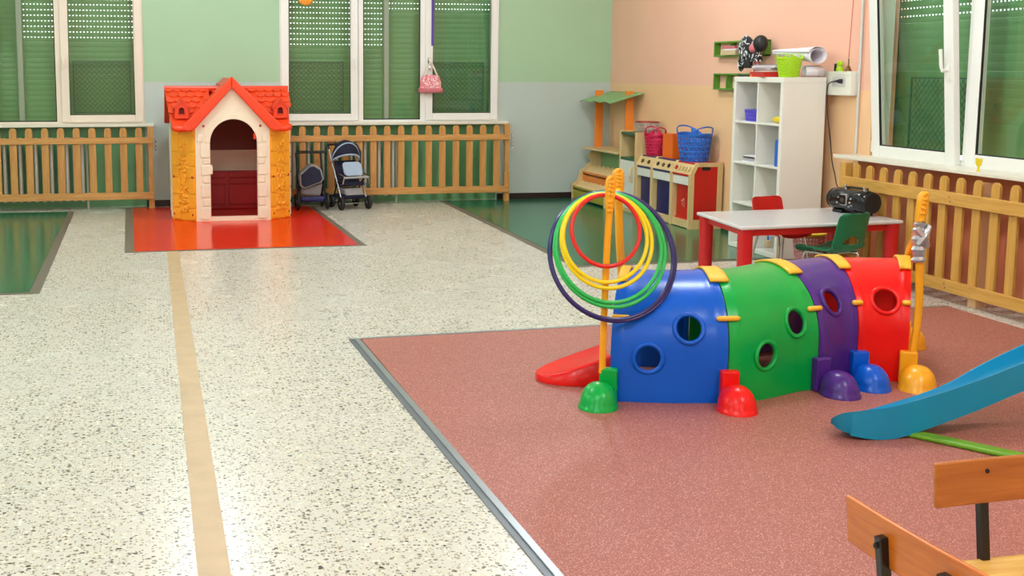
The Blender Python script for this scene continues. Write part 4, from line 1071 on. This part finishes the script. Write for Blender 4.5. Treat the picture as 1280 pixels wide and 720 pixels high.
build(MB().tube([(0, 0, 0.045), (0, 0, 0.10)], 0.005, 6), 'handle', 'bronze', t, local=True)
build(MB().tube([(WX - 0.05, 8.745, 1.66), (WX - 0.035, 8.74, 2.2), (WX - 0.02, 8.735, CEIL)], 0.004, 5), 'pull_cord', 'cord_red', None, label='thin red cord hanging down above the bronze bell', cat='cord')
t = thing('toy_figure', 'tiny lime green toy figure on the socket box', 'toy', (WX - 0.045, 8.875, 1.555))
build(MB().lathe([(0.026, 0), (0.03, 0.012), (0.022, 0.035), (0.014, 0.04), (0.014, 0.042)], (0, 0, 0), 14), 'body', 'plastic_lime', t, local=True, smooth=60)
build(MB().sphere((0, 0, 0.06), 0.024, 0.026, 0.024, 14, 8), 'head', 'plastic_lime', t, local=True, smooth=60)
build(MB().tube([(WX - 0.045, 8.94, 1.555), (WX - 0.045, 8.94, 1.615)], [0.011, 0.009], 8), 'lipstick_tube', 'black_matt', None, label='short dark tube standing beside the lime toy figure', cat='tube')

# ------------------------------------------------------------------ table with its things
def table():
    c = [(4.02, 8.36), (3.935, 7.49), (5.255, 7.60), (5.245, 8.44)]
    t = thing('play_table', 'low white topped table with thick red legs', 'table', (4.62, 7.97, 0))
    build(MB().prism(c, XY, 0.474, 0.5), 'table_top', 'table_top', t, bevel=0.012, bseg=3)
    cx_, cy_ = 4.62, 7.97
    for p in c:
        x = p[0] + (cx_ - p[0]) * 0.10; y = p[1] + (cy_ - p[1]) * 0.14
        build(MB().lathe([(0.045, 0), (0.05, 0.005), (0.053, 0.474)], (x, y, 0), 20), 'leg', 'table_red', t, smooth=40)
    ins = [(p[0] + (cx_ - p[0]) * 0.10, p[1] + (cy_ - p[1]) * 0.14) for p in c]
    for k in range(4):
        a, b = Vector(ins[k]), Vector(ins[(k + 1) % 4]); d = (b - a).normalized(); n_ = Vector((-d.y, d.x)) * 0.012
        build(MB().prism([tuple(a - n_), tuple(b - n_), tuple(b + n_), tuple(a + n_)], XY, 0.425, 0.474), 'apron', 'table_red', t)
table()
def shell_chair(label, m, loc, rz, s=1.0, cut=True):
    # faces local -Y
    t = thing('school_chair', label, 'chair', loc, rz, 'small plastic school chairs')
    prof = [(-0.165, 0.275), (-0.15, 0.305), (-0.09, 0.312), (0.0, 0.302), (0.09, 0.298), (0.135, 0.312), (0.155, 0.35), (0.168, 0.40), (0.185, 0.48), (0.20, 0.545), (0.207, 0.565)]
    P = smooth_path([(0, a, b) for a, b in prof], 4)
    n = len(P) - 1
    def f(u, v):
        q = min(v * n, n - 1e-6); k = int(q); p = P[k].lerp(P[k + 1], q - k)
        w = 0.165
        if v > 0.88: w *= math.sqrt(max(0.0, 1 - ((v - 0.88) / 0.125) ** 2)) * 0.4 + 0.6
        if v < 0.05: w *= 0.9
        if v > 0.5: w *= 1.0 - 0.10 * (v - 0.5) / 0.5
        x = (u - .5) * 2 * w
        curl = 0.022 * (abs(u - .5) * 2) ** 3
        return (x * s, (p[1] - (curl if v > 0.55 else 0)) * s, (p[2] + (curl if v < 0.55 else 0)) * s)
    def sk(u, v):
        d = (v - 0.60) / 0.115
        return cut and 0 < d < 1 and abs((u - .5) / 0.27) < math.sqrt(max(0, 1 - d ** 3))
    build(MB().grid(f, 72, 110, sk), 'seat_shell', m, t, local=True, smooth=70, solid=0.009)
    for sx in (-1, 1):
        build(MB().tube(smooth_path([(sx * 0.165 * s, -0.14 * s, 0.0), (sx * 0.135 * s, -0.115 * s, 0.26 * s), (sx * 0.125 * s, -0.06 * s, 0.288 * s), (sx * 0.125 * s, 0.08 * s, 0.284 * s), (sx * 0.135 * s, 0.12 * s, 0.26 * s), (sx * 0.165 * s, 0.17 * s, 0.0)], 4), 0.0095, 8), 'leg_frame', 'chrome', t, local=True, smooth=60)
        for yy in (-0.14, 0.17): build(MB().lathe([(0.013, 0), (0.013, 0.02), (0.0, 0.022)], (sx * 0.165 * s, yy * s, 0), 10), 'foot_cap', 'black_matt', t, local=True)
    build(MB().tube([(-0.125 * s, 0.06 * s, 0.285 * s), (0.125 * s, 0.06 * s, 0.285 * s)], 0.008, 8), 'cross_bar', 'chrome', t, local=True)
    return t
shell_chair('small red plastic chair behind the white table', 'chair_red', (4.83, 8.53, 0.0), R(14), 1.0, True)
shell_chair('small green plastic chair with slotted back in front of the boombox', 'chair_green', (4.655, 7.55, 0.0), R(200), 1.04, True)
# waste basket with yellow lid
t = thing('waste_basket', 'pink lattice basket with yellow tray lid beneath the table', 'basket', (5.12, 8.62, 0))
def f(u, v): w = 2 * PI * u; r = 0.095 + 0.03 * v; return (r * math.cos(w), r * math.sin(w), 0.25 * v)
build(MB().perf(f, 30, 9, 0.3, 0.3), 'body', 'bin_pink', t, local=True, solid=0.004)
build(MB().lathe([(0, 0.002), (0.095, 0.002), (0.095, 0.008), (0, 0.008)], (0, 0, 0), 24), 'bottom', 'bin_pink', t, local=True)
build(MB().lathe([(0.0, 0.258), (0.11, 0.255), (0.135, 0.272), (0.14, 0.28), (0.132, 0.28), (0.108, 0.264), (0, 0.266)], (0, 0, 0), 28), 'lid', 'bin_yellow', t, local=True, smooth=40)
# boombox: length along local X, front facing local -Y
def boombox():
    t = thing('boombox', 'black rounded portable boombox at the far end of the table', 'radio', (5.125, 8.04, 0.5), R(-83))
    Lh = 0.205
    prof = [(-Lh, 0.0), (-Lh, 0.055), (-Lh + 0.02, 0.082), (-Lh + 0.07, 0.09), (-0.06, 0.085), (0.06, 0.085), (Lh - 0.07, 0.09), (Lh - 0.02, 0.082), (Lh, 0.055), (Lh, 0)]
    build(MB().lathe([(r, h) for h, r in prof], (0, 0, 0.098), 32, 'X', 1.0), 'body', 'black_gloss', t, local=True, smooth=45)
    for s in (-1, 1):
        build(MB().lathe([(0.075, 0), (0.078, 0.004 * s), (0.07, 0.008 * s), (0.04, 0.0), (0, 0.006 * s)], (s * Lh, 0, 0.098), 28, 'X'), 'speaker_cap', 'black_matt', t, local=True, smooth=40)
        build(MB().lathe([(0.05, -0.004), (0.056, 0), (0.05, 0.004)], (s * 0.13, -0.078, 0.105), 24, 'Y'), 'speaker_ring', 'black_matt', t, local=True, smooth=40)
        build(BX(s * 0.11 - 0.05, -0.06, 0.0, s * 0.11 + 0.05, 0.05, 0.025), 'foot', 'black_matt', t, local=True, bevel=0.006)
        build(MB().lathe([(0.014, 0), (0.014, 0.02), (0.01, 0.024), (0, 0.024)], (s * 0.105, 0.01, 0.184), 14), 'top_knob', 'chrome', t, local=True, smooth=40)
    pf = build(MB().prism(rrect(-0.04, 0.065, 0.035, 0.15, 0.012, 3), XZ, -0.094, -0.07), 'front_panel', 'silver', t, local=True, bevel=0.004)
    build(MB().prism(rrect(-0.032, 0.073, 0.027, 0.142, 0.008, 3), XZ, -0.099, -0.09), 'display', 'black_gloss', pf, sp=MW[t.name])
    build(BX(-0.022, -0.1015, 0.09, 0.018, -0.098, 0.12), 'display_window', 'screen', pf, sp=MW[t.name])
    for k, (x, z, r) in enumerate(((0.065, 0.09, 0.009), (0.075, 0.12, 0.007), (0.085, 0.07, 0.007), (-0.075, 0.08, 0.008), (-0.065, 0.12, 0.006), (0.055, 0.06, 0.006))):
        build(MB().lathe([(r, 0.02), (r, -0.004), (r * 0.7, -0.007), (0, -0.007)], (x, -0.085, z), 10, 'Y'), 'button', 'silver', t, local=True)
    build(MB().tube([(-0.12, 0.03, 0.17), (-0.1, 0.04, 0.19), (0.1, 0.04, 0.19), (0.12, 0.03, 0.17)], 0.009, 8), 'handle', 'black_matt', t, local=True, smooth=50)
boombox()
# ------------------------------------------------------------------ caterpillar tunnel
TW, TH, TZ = 0.359, 0.579, 0.258
RG = [(2.272, 5.524, -0.52), (2.687, 5.416, -0.179), (3.134, 5.565, 0.113), (3.499, 5.657, -0.149), (3.882, 5.544, -0.564)]
GZ = 0.008
def tctr(i, u):
    a, b = RG[i], RG[i + 1]; L = math.hypot(b[0] - a[0], b[1] - a[1])
    h = (2 * u ** 3 - 3 * u * u + 1, u ** 3 - 2 * u * u + u, -2 * u ** 3 + 3 * u * u, u ** 3 - u * u)
    x = h[0] * a[0] + h[1] * L * math.cos(a[2]) + h[2] * b[0] + h[3] * L * math.cos(b[2])
    y = h[0] * a[1] + h[1] * L * math.sin(a[2]) + h[2] * b[1] + h[3] * L * math.sin(b[2])
    return x, y, a[2] * (1 - u) + b[2] * u
def tprof(v, off=0.0):
    LA = TZ; LB = 0.25 * PI * (TW + TH - TZ); T = LA + LB
    d = (1 - abs(v)) * T; s = -1 if v < 0 else 1
    if d < LA: return s * (TW + off), d
    a = (d - LA) / LB * PI / 2
    return s * (TW + off) * math.cos(a), TZ + (TH + off - TZ) * math.sin(a)
def tsurf(i, u, v, off=0.0):
    x, y, th = tctr(i, u); s, z = tprof(v, off)
    return Vector((x - s * math.sin(th), y + s * math.cos(th), max(z, GZ + 0.001)))
def caterpillar():
    t = thing('caterpillar_tunnel', 'plastic crawl tunnel shaped like a caterpillar in blue, green, purple and red', 'play tunnel', (3.1, 5.5, GZ))
    cols = ('plastic_blue', 'plastic_green', 'plastic_purple', 'plastic_red')
    holes = {0: [(0.661, -0.532), (0.322, -0.7215), (0.66, 0.53), (0.32, 0.72)], 1: [(0.746, -0.544), (0.373, -0.7215), (0.75, 0.54), (0.37, 0.72)], 2: [(0.424, -0.443), (0.42, 0.5)], 3: [(0.542, -0.456), (0.54, 0.5)]}
    hr = 0.062
    for i in range(4):
        mb = MB(); nu, nv = 24, 56
        def band(u):   # moulded ridge close to each joint
            k = 0.0
            for c in (0.10, 0.90):
                k += 0.009 * math.exp(-((u - c) / 0.022) ** 2)
            return k
        mb.grid(lambda u, w: tsurf(i, 0.006 + 0.988 * u, -1 + 2 * w, band(u)), nu, nv)
        seg = build(mb, 'tunnel_segment', cols[i], t, smooth=50)
        bpy.context.view_layer.objects.active = seg
        md = seg.modifiers.new('solid', 'SOLIDIFY'); md.thickness = 0.014; md.offset = -1
        cut = []
        for (u, v) in holes[i]:
            p = tsurf(i, u, v); e = 0.01
            du = (tsurf(i, u + e, v) - tsurf(i, u - e, v)).normalized(); dv = (tsurf(i, u, v + e) - tsurf(i, u, v - e)).normalized()
            n_ = du.cross(dv).normalized()
            x, y, th = tctr(i, u)
            if n_.dot(p - Vector((x, y, 0.2))) < 0: n_ = -n_
            fr = Matrix((du, n_.cross(du), n_)).transposed().to_4x4(); fr.translation = p
            cm = bpy.data.meshes.new('c'); b = bmesh.new()
            bmesh.ops.create_cone(b, cap_ends=True, segments=28, radius1=hr, radius2=hr, depth=0.16); b.to_mesh(cm); b.free()
            co = bpy.data.objects.new('c', cm); COL.objects.link(co); co.matrix_world = fr
            cut.append((co, fr, u, v))
        bpy.context.view_layer.update()
        for co, fr, u, v in cut:
            bo = seg.modifiers.new('hole', 'BOOLEAN'); bo.operation = 'DIFFERENCE'; bo.object = co; bo.solver = 'EXACT'
        dg = bpy.context.evaluated_depsgraph_get()
        me = bpy.data.meshes.new_from_object(seg.evaluated_get(dg))
        seg.modifiers.clear(); seg.data = me
        me.materials.clear(); me.materials.append(MATS[cols[i]])
        for p in me.polygons: p.use_smooth = True
        me.set_sharp_from_angle(angle=R(38))
        for co, fr, u, v in cut:
            bpy.data.objects.remove(co)
            # porthole rim lies on the curved shell
            path = []
            for k in range(32):
                a = 2 * PI * k / 32; q = fr @ Vector(((hr + 0.006) * math.cos(a), (hr + 0.006) * math.sin(a), 0))
                rad = (hr + 0.006); 
                # drop onto the shell along the normal: curvature in the v direction
                bb_ = rad * math.sin(a); curv = 0.0 if tprof(v)[1] < TZ - 0.06 else 1.25
                q = q - fr.to_3x3() @ Vector((0, 0, 1)) * (bb_ * bb_ * curv)
                path.append(q)
            build(MB().tube(path, 0.0115, 8, closed=True), 'porthole_rim', cols[i], seg, smooth=60)
    # clips at the joints
    for j in range(5):
        i, u = (j, 0.0) if j < 4 else (3, 1.0)
        du = 0.055
        def strap(v0, v1, off, name, wd=du):
            mb = MB()
            def f(a, b):
                k = -1 + 2 * a; seg_i, uu = i, u + k * wd
                if j == 0: uu = 0.0 + wd * 1.2 * a
                elif j == 4: uu = 1.0 - wd * 2.0 * a
                elif k < 0: seg_i, uu = j - 1, 1 + k * wd * 1.1
                else: uu = k * wd * 1.1
                return tsurf(seg_i, uu, v0 + (v1 - v0) * b, off)
            mb.grid(f, 6, 10)
            build(mb, name, 'plastic_orange_yellow', t, smooth=60, solid=0.012)
        strap(-0.20, 0.17, 0.012, 'top_clip', 0.085)
        for s in (-1, 1):
            p = tsurf(i, u, s * 0.475, 0.01)
            a_ = tsurf(max(j - 1, 0), 0.9 if j > 0 else 0.0, s * 0.475, 0.012); b_ = tsurf(min(j, 3), 0.10 if j < 4 else 1.0, s * 0.475, 0.012)
            if j == 0: b_ = tsurf(0, 0.16, s * 0.475, 0.012)
            if j == 4: a_ = tsurf(3, 0.84, s * 0.475, 0.012)
            build(MB().tube([a_, a_ * 0.9 + b_ * 0.1, a_ * 0.1 + b_ * 0.9, b_], [0.007, 0.013, 0.013, 0.007], 10), 'side_clip', 'plastic_orange_yellow', t, smooth=60)
    # feet
    fcol = ('plastic_green', 'plastic_red', 'plastic_purple', 'plastic_blue', 'plastic_yellow')
    for j, (x, y, th) in enumerate(RG):
        for s in (-1, 1):
            T = Matrix.Translation((x - s * TW * math.sin(th), y + s * TW * math.cos(th), GZ)) @ Matrix.Rotation(th + (PI if s > 0 else 0), 4, 'Z')
            # local -Y is outward
            ft = MB().box(-0.042, -0.05, 0.0, 0.042, 0.0, 0.165)
            leg = build(ft, 'leg_socket', fcol[j], t, sp=T, bevel=0.008)
            oy = -0.130; ox = (-0.03, 0.008, 0.034, 0.02, 0.042)[j] * (1 if s < 0 else -1)
            dm = MB()
            pts = []
            for k in range(9):
                a = k / 8 * PI / 2; pts.append((math.cos(a) ** 0.8, math.sin(a)))
            vs, fs = [], []
            n = 28
            rings = [(1.06, 0.0), (1.06, 0.01), (1.0, 0.016)] + [(c, 0.016 + sn * 0.10) for c, sn in pts[1:-1]] + [(0.03, 0.116)]
            for rr, z in rings:
                for k in range(n):
                    w = 2 * PI * k / n; vs.append((ox + 0.087 * rr * math.cos(w), oy + 0.098 * rr * math.sin(w) + (0.02 * (z / 0.116)), z))
            for q in range(len(rings) - 1):
                for k in range(n): k2 = (k + 1) % n; fs.append((q * n + k, q * n + k2, (q + 1) * n + k2, (q + 1) * n + k))
            fs.append(tuple(range(n))[::-1]); fs.append(tuple((len(rings) - 1) * n + k for k in range(n)))
            dm.add(vs, fs)
            build(dm, 'foot', fcol[j], leg, sp=T, smooth=50)
    # antennae at both ends: flat bars with a knobbly leaf shaped tip
    def antenna(path, name='antenna', top=True, wid=0.02, up=(1, 0, 0)):
        P = smooth_path(path, 8); n = len(P); rs = []
        for k in range(n):
            s = k / (n - 1)
            r = wid * (0.85 if s < 0.72 else 1.0)
            if top and s > 0.72: r = wid * (0.85 + 0.45 * math.sin((s - 0.72) / 0.28 * PI * 0.75)); 
            if top and s > 0.94: r *= max(0.25, math.sqrt(max(0, 1 - ((s - 0.94) / 0.065) ** 2)))
            rs.append(r)
        o = build(MB().tube(P, rs, 10, flat=0.75, up=up), name, 'plastic_yellow', t, smooth=60)
        if top:
            bm_ = MB(); random.seed(4)
            for k in range(int(n * 0.74), n - 1):
                p = P[k]
                for d in (-1, 1): bm_.sphere((p.x + d * 0.006 - 0.004, p.y - rs[k] * 0.72, p.z + random.uniform(-.006, .006)), 0.008, 0.008, 0.01, 8, 5)
            build(bm_, 'bumps', 'plastic_yellow', o, smooth=60)
        return o
    antenna([(2.05, 5.195, 0.15), (2.053, 5.195, 0.45), (2.06, 5.197, 0.75), (2.068, 5.2, 0.92), (2.072, 5.2, 1.08)])
    antenna([(2.43, 5.86, 0.15), (2.40, 5.83, 0.45), (2.37, 5.81, 0.7), (2.355, 5.80, 0.9), (2.348, 5.80, 1.06)], wid=0.026)
    build(MB().tube([(2.068, 5.20, 0.955), (2.352, 5.80, 0.945)], 0.014, 8), 'antenna_peg', 'plastic_orange_yellow', t, smooth=50)
    antenna([(3.712, 5.235, 0.15), (3.732, 5.24, 0.38), (3.722, 5.24, 0.60), (3.712, 5.245, 0.78), (3.732, 5.25, 0.97)], wid=0.024)
    antenna([(4.06, 5.83, 0.15), (4.02, 5.76, 0.4), (3.93, 5.62, 0.60), (3.83, 5.43, 0.72), (3.735, 5.27, 0.80)], top=False, wid=0.03)
    tp = smooth_path([(3.715, 5.24, 0.62), (3.712, 5.243, 0.70), (3.713, 5.245, 0.78), (3.716, 5.247, 0.82)], 5)
    build(MB().tube(tp, [0.030 + 0.006 * math.sin(k * 2.1) for k in range(len(tp))], 9), 'tape_wrap', 'duct_tape', t, smooth=25)
    build(MB().tube([(3.68, 5.22, 0.79), (3.715, 5.205, 0.75), (3.75, 5.225, 0.70)], [0.014, 0.018, 0.014], 6), 'tape_wrap', 'duct_tape', t, smooth=25)
    build(MB().tube([(3.75, 5.22, 0.80), (3.715, 5.203, 0.75), (3.69, 5.215, 0.71)], [0.014, 0.018, 0.014], 6), 'tape_wrap', 'duct_tape', t, smooth=25)
    # tongue lying in front of the mouth
    a = Vector((2.23, 5.60)); b = Vector((1.88, 5.66)); d = (b - a).normalized(); n_ = Vector((-d.y, d.x)); L = (b - a).length
    mb = MB()
    def f(u, v):
        s = u; w = 0.155 * (1.0 if s < 0.45 else math.sqrt(max(0.0, 1 - ((s - 0.45) / 0.56) ** 2)) * 1.0)
        q = (v - .5) * 2
        zt = 0.03 + 0.105 * (1 - s) ** 1.1 + 0.02 * abs(q) ** 2 * (1 - s)
        p = a + d * (L * s) + n_ * (w * q)
        edge = max(0, abs(q) - 0.8) / 0.2
        return (p.x, p.y, GZ + 0.004 + zt * (1 - edge ** 3 * 0.92))
    mb.grid(f, 24, 20)
    vs = mb.v[:]; off = len(vs)
    # underside so that the tongue is a closed body
    mb.v += [(x, y, GZ + 0.002) for x, y, z in vs]
    mb.f += [tuple(q + off for q in fc) for fc in mb.f[:]]
    nu, nv = 24, 20
    idx = lambda i, j: j * (nu + 1) + i
    bd = [idx(i, 0) for i in range(nu)] + [idx(nu, j) for j in range(nv)] + [idx(nu - i, nv) for i in range(nu)] + [idx(0, nv - j) for j in range(nv)]
    for k in range(len(bd)): p, q = bd[k], bd[(k + 1) % len(bd)]; mb.f.append((p, q, q + off, p + off))
    build(mb, 'tongue', 'plastic_red', t, smooth=55)
caterpillar()

# ------------------------------------------------------------------ hoops on the antenna peg
HO = [(0.166, 2.052, 'hoop_red', 'small red hoop, the smallest hanging on the yellow antennae'),
      (0.205, 2.055, 'hoop_yellow', 'inner and smaller of the two yellow hoops'),
      (0.222, 2.068, 'hoop_yellow', 'outer and larger of the two yellow hoops'),
      (0.258, 2.085, 'hoop_green', 'inner and smaller of the two green hoops'),
      (0.272, 2.095, 'hoop_green', 'outer and larger of the two green hoops'),
      (0.304, 2.11, 'hoop_navy', 'inner of the two dark navy hoops'),
      (0.312, 2.118, 'hoop_navy', 'outermost dark navy hoop, the largest of all')]
for k, (r, x, m, lb) in enumerate(HO):
    ztop = 0.985 - 0.0 * k; yt = 5.236 + 0.024 * k; yb = 5.158
    zb = ztop - math.sqrt((2 * r) ** 2 - (yt - yb) ** 2)
    c = Vector((x, (yt + yb) / 2, (ztop + zb) / 2)); vdir = Vector((0, yt - yb, ztop - zb)).normalized()
    path = [c + Vector((1, 0, 0)) * (r * math.cos(a)) + vdir * (r * math.sin(a)) for a in [2 * PI * i / 72 for i in range(72)]]
    build(MB().tube(path, 0.0098, 10, closed=True), 'play_hoop', m, None, smooth=60, label=lb, cat='hoop', group='play hoops on the antennae')

# ------------------------------------------------------------------ blue slide
def slide():
    t = thing('toy_slide', 'sky blue plastic slide with green base bar at the right edge', 'slide', (3.6, 4.65, GZ))
    # near rim, far rim and underside heights along the run; runs up to the right
    rimn = smooth_path([(2.79, 4.46, 0.085), (2.83, 4.43, 0.118), (2.96, 4.40, 0.135), (3.08, 4.395, 0.150), (3.40, 4.40, 0.222), (3.66, 4.41, 0.297), (4.15, 4.43, 0.44), (4.6, 4.45, 0.575), (4.85, 4.46, 0.62)], 6)
    rimf = smooth_path([(2.83, 4.52, 0.06), (2.87, 4.56, 0.062), (3.0, 4.60, 0.066), (3.11, 4.61, 0.078), (3.42, 4.62, 0.152), (3.68, 4.63, 0.262), (4.16, 4.65, 0.43), (4.61, 4.67, 0.57), (4.86, 4.68, 0.615)], 6)
    low = smooth_path([(0, 0, 0.048), (0, 0, 0.03), (0, 0, 0.004), (0, 0, 0.004), (0, 0, 0.085), (0, 0, 0.165), (0, 0, 0.31), (0, 0, 0.45), (0, 0, 0.50)], 6)
    n = len(rimn) - 1; m = 20; W = m + 1
    vs, under, fs = [], [], []
    for k in range(n + 1):
        a, b, lz = rimn[k], rimf[k], low[k].z; depth = min(0.085, max(0.012, min(a.z, b.z) - lz - 0.02))
        for j in range(W):
            q = j / m; p = a.lerp(b, q); e = min(1, min(q, 1 - q) / 0.2); d = depth * (e * e * (3 - 2 * e))
            if min(q, 1 - q) < 0.06: d = -0.004
            vs.append((p.x, p.y, GZ + p.z - d))
            inw = 0.02 * (1 - abs(q - .5) * 2)
            under.append((p.x + (0.03 if k < 8 else 0), p.y + (0.012 if q < .5 else -0.012) * (abs(q - .5) * 2), GZ + max(0.001, min(lz, p.z - d - 0.008))))
    off = len(vs)
    for k in range(n):
        for j in range(m):
            a = k * W + j; fs.append((a, a + 1, a + W + 1, a + W)); fs.append((off + a, off + a + W, off + a + W + 1, off + a + 1))
        fs.append((k * W, (k + 1) * W, off + (k + 1) * W, off + k * W)); fs.append((k * W + m, off + k * W + m, off + (k + 1) * W + m, (k + 1) * W + m))
    for j in range(m):
        fs.append((j, off + j, off + j + 1, j + 1)); a = n * W + j; fs.append((a, a + 1, off + a + 1, off + a))
    mb = MB(); mb.add(vs + under, fs)
    build(mb, 'slide_bed', 'plastic_skyblue', t, smooth=60, bevel=0.008, bseg=3)
    # steps and posts at the top, out of frame
    for y in (4.45, 4.75):
        build(MB().tube([(4.72, y, GZ), (4.82, y, 0.95)], 0.022, 10), 'post', 'plastic_skyblue', t, smooth=50)
        build(MB().tube([(5.15, y, GZ), (4.86, y, 0.95)], 0.022, 10), 'post', 'grass_green', t, smooth=50)
    for k in range(3): build(BX(5.0 - k * 0.06, 4.45, 0.15 + 0.16 * k, 5.12 - k * 0.06, 4.75, 0.18 + 0.16 * k), 'step', 'grass_green', t, bevel=0.01)
    # green bar lying on the mat
    a, b = Vector((3.12, 4.50)), Vector((3.42, 4.04)); d = (b - a).normalized(); w = Vector((-d.y, d.x)) * 0.035
    build(MB().prism([tuple(a - w), tuple(b - w), tuple(b + w), tuple(a + w)], XY, GZ + 0.001, GZ + 0.022), 'base_bar', 'grass_green', t, bevel=0.008)
    c, e = Vector((3.42, 4.04)), Vector((4.72, 4.45))
    d = (e - c).normalized(); w = Vector((-d.y, d.x)) * 0.035
    build(MB().prism([tuple(c - w), tuple(e - w), tuple(e + w), tuple(c + w)], XY, GZ + 0.001, GZ + 0.022), 'base_bar', 'grass_green', t, bevel=0.008)
slide()

# ------------------------------------------------------------------ wooden chairs in the foreground
def wooden_chair(label, loc, rz, m):
    # local frame: backrest along X at y = 0, sitter faces -Y, origin on the floor under the backrest's middle
    t = thing('wooden_chair', label, 'chair', loc, rz, 'small wooden chairs with black steel frames')
    def bf(a, b, tt): return (a, tt + 0.008 * (1 - (a / 0.25) ** 2) - (b - 0.5) * -0.10, b)
    mb = MB()
    nx = 14; pts = []
    for (y0, flip) in ((0.0, 0), (0.014, 1)):
        for j in range(2):
            for i in range(nx + 1): pts.append(bf(-0.25 + 0.50 * i / nx, 0.495 + 0.11 * j, y0))
    W = nx + 1; fs = []
    for i in range(nx):
        fs += [(i, i + 1, W + i + 1, W + i), (2 * W + i, 3 * W + i, 3 * W + i + 1, 2 * W + i + 1), (i, 2 * W + i, 2 * W + i + 1, i + 1), (W + i, W + i + 1, 3 * W + i + 1, 3 * W + i)]
    fs += [(0, W, 3 * W, 2 * W), (nx, 2 * W + nx, 3 * W + nx, W + nx)]
    mb.add(pts, fs)
    bk = build(mb, 'backrest', m, t, local=True, bevel=0.005, bseg=3)
    for s in (-1, 1):
        x = s * 0.10
        q = MB().tube([(x, 0.075, 0.0), (x, 0.004, 0.33), (x, 0.036, 0.567)], 0.0165, 4, up=(0.7, 0.7, 0))
        build(q, 'rear_leg', 'steel_black', t, local=True, bevel=0.003)
        build(MB().lathe([(0.0, -0.004), (0.005, -0.003), (0.006, 0)], (x, 0.0145, 0.575), 10, 'Y'), 'rivet', 'steel_black', bk, sp=MW[t.name])
        build(MB().lathe([(0.0, 0.008), (0.006, 0.006), (0.007, 0.0)], (x, 0.046, 0.548), 10, 'Y'), 'bolt', 'steel_black', bk, sp=MW[t.name])
        build(BX(x - 0.011, -0.27, 0.315, x + 0.011, 0.04, 0.337), 'seat_rail', 'steel_black', t, local=True, bevel=0.003)
        build(BX(x - 0.011, -0.27, 0.0, x + 0.011, -0.248, 0.315), 'front_leg', 'steel_black', t, local=True, bevel=0.003)
    build(MB().prism(rrect(-0.19, -0.29, 0.19, 0.012, 0.03, 4), XY, 0.338, 0.352), 'seat', 'seat_ply', t, local=True, bevel=0.004)
    for yy in (-0.259, 0.03): build(BX(-0.09, yy - 0.008, 0.30, 0.09, yy + 0.008, 0.316), 'cross_bar', 'steel_black', t, local=True)
    return t
wooden_chair('small wooden chair at the right edge, its backrest facing the camera', (2.098, 2.49, GZ), R(2), 'chair_ply')
wooden_chair('small wooden chair in the bottom right corner, seen from behind its backrest', (1.545, 2.095, GZ), R(92), 'chair_ply_b')

# ------------------------------------------------------------------ small things at the windows
t = thing('handbag', 'pink flowered child handbag hanging from the window handle', 'bag', (3.24, WY - 0.09, 1.29))
def bf(u, v):
    a = 2 * PI * u; c, s = math.cos(a), math.sin(a); z = 0.055 + 0.155 * v
    w = 0.135 * (1 - 0.28 * v ** 3); d = 0.04 * (1 - 0.5 * v)
    k = (abs(c) ** 3 + abs(s) ** 3) ** (-1 / 3)
    if v > 0.97: w *= 0.8; d *= 0.3
    return (w * c * k * 0.95, d * s * k, z)
build(MB().grid(bf, 28, 10), 'body', 'pink_floral', t, local=True, smooth=60)
build(BX(-0.145, -0.05, 0.0, 0.145, 0.05, 0.06), 'base', 'book_pink', t, local=True, bevel=0.02)
for s in (-1, 1): build(MB().tube(smooth_path([(-0.08, s * 0.02, 0.2), (-0.05, s * 0.02, 0.27), (-0.005, s * 0.01, 0.36), (0.005, s * 0.01, 0.36), (0.05, s * 0.02, 0.27), (0.08, s * 0.02, 0.2)]), 0.007, 6), 'strap', 'upvc_cream', t, local=True, smooth=60)
build(BX(3.262, WY - 0.045, 1.84, 3.29, WY - 0.035, 2.55), 'lanyard', 'ribbon_purple', None, label='purple ribbon lanyard hanging above the pink handbag', cat='ribbon')
t = thing('paper_ornament', 'orange rounded paper ornament hanging at the middle window top', 'ornament', (1.77, WY - 0.10, 2.29))
build(MB().sphere((0, 0, 0.07), 0.085, 0.02, 0.075, 20, 10), 'disc', 'orange_paper', t, local=True, smooth=60)
build(MB().tube([(0, 0, 0.14), (0, 0, 0.4)], 0.003, 5), 'string', 'paper', t, local=True)
build(MB().prism([(-1.66, 1.86), (-1.605, 1.86), (-1.60, 1.93), (-1.625, 2.0), (-1.64, 2.5), (-1.70, 2.5), (-1.69, 1.95)], XZ, WY - 0.05, WY - 0.045), 'paper_strip', 'lightgreen_paper', None, label='light green paper strip on the window at the left edge', cat='paper')
build(MB().prism([(-0.035, 0.085), (0.035, 0.085), (0.028, 0.045), (0.008, 0.028), (0.008, 0.012), (0.022, 0.0), (-0.022, 0.0), (-0.008, 0.012), (-0.008, 0.028), (-0.028, 0.045)], lambda a, b, tt: (5.355 + tt, 6.985 + a, 0.9005 + b), 0, 0.004), 'paper_trophy', 'yellow_paper', None, label='yellow paper trophy cutout standing on the right window sill', cat='paper')

# ------------------------------------------------------------------ ceiling fittings (out of frame, seen in reflections)
for k, (lx, ly) in enumerate(LAMPS):
    t = thing('ceiling_lamp', 'white ceiling lamp fitting above the playroom', 'lamp', (lx, ly, CEIL), 0, 'ceiling lamp fittings')
    build(MB().lathe([(0.09, CEIL - 0.02), (0.09, CEIL)], (lx, ly, 0), 20), 'ceiling_rose', 'upvc', t)
    build(MB().tube([(lx, ly, CEIL - 0.10), (lx, ly, CEIL - 0.02)], 0.012, 8), 'stem', 'upvc', t)
    build(MB().lathe([(0.05, -0.03), (0.06, 0.0), (0.0, 0.02)], (lx, ly, CEIL - 0.11), 20), 'holder', 'upvc', t)
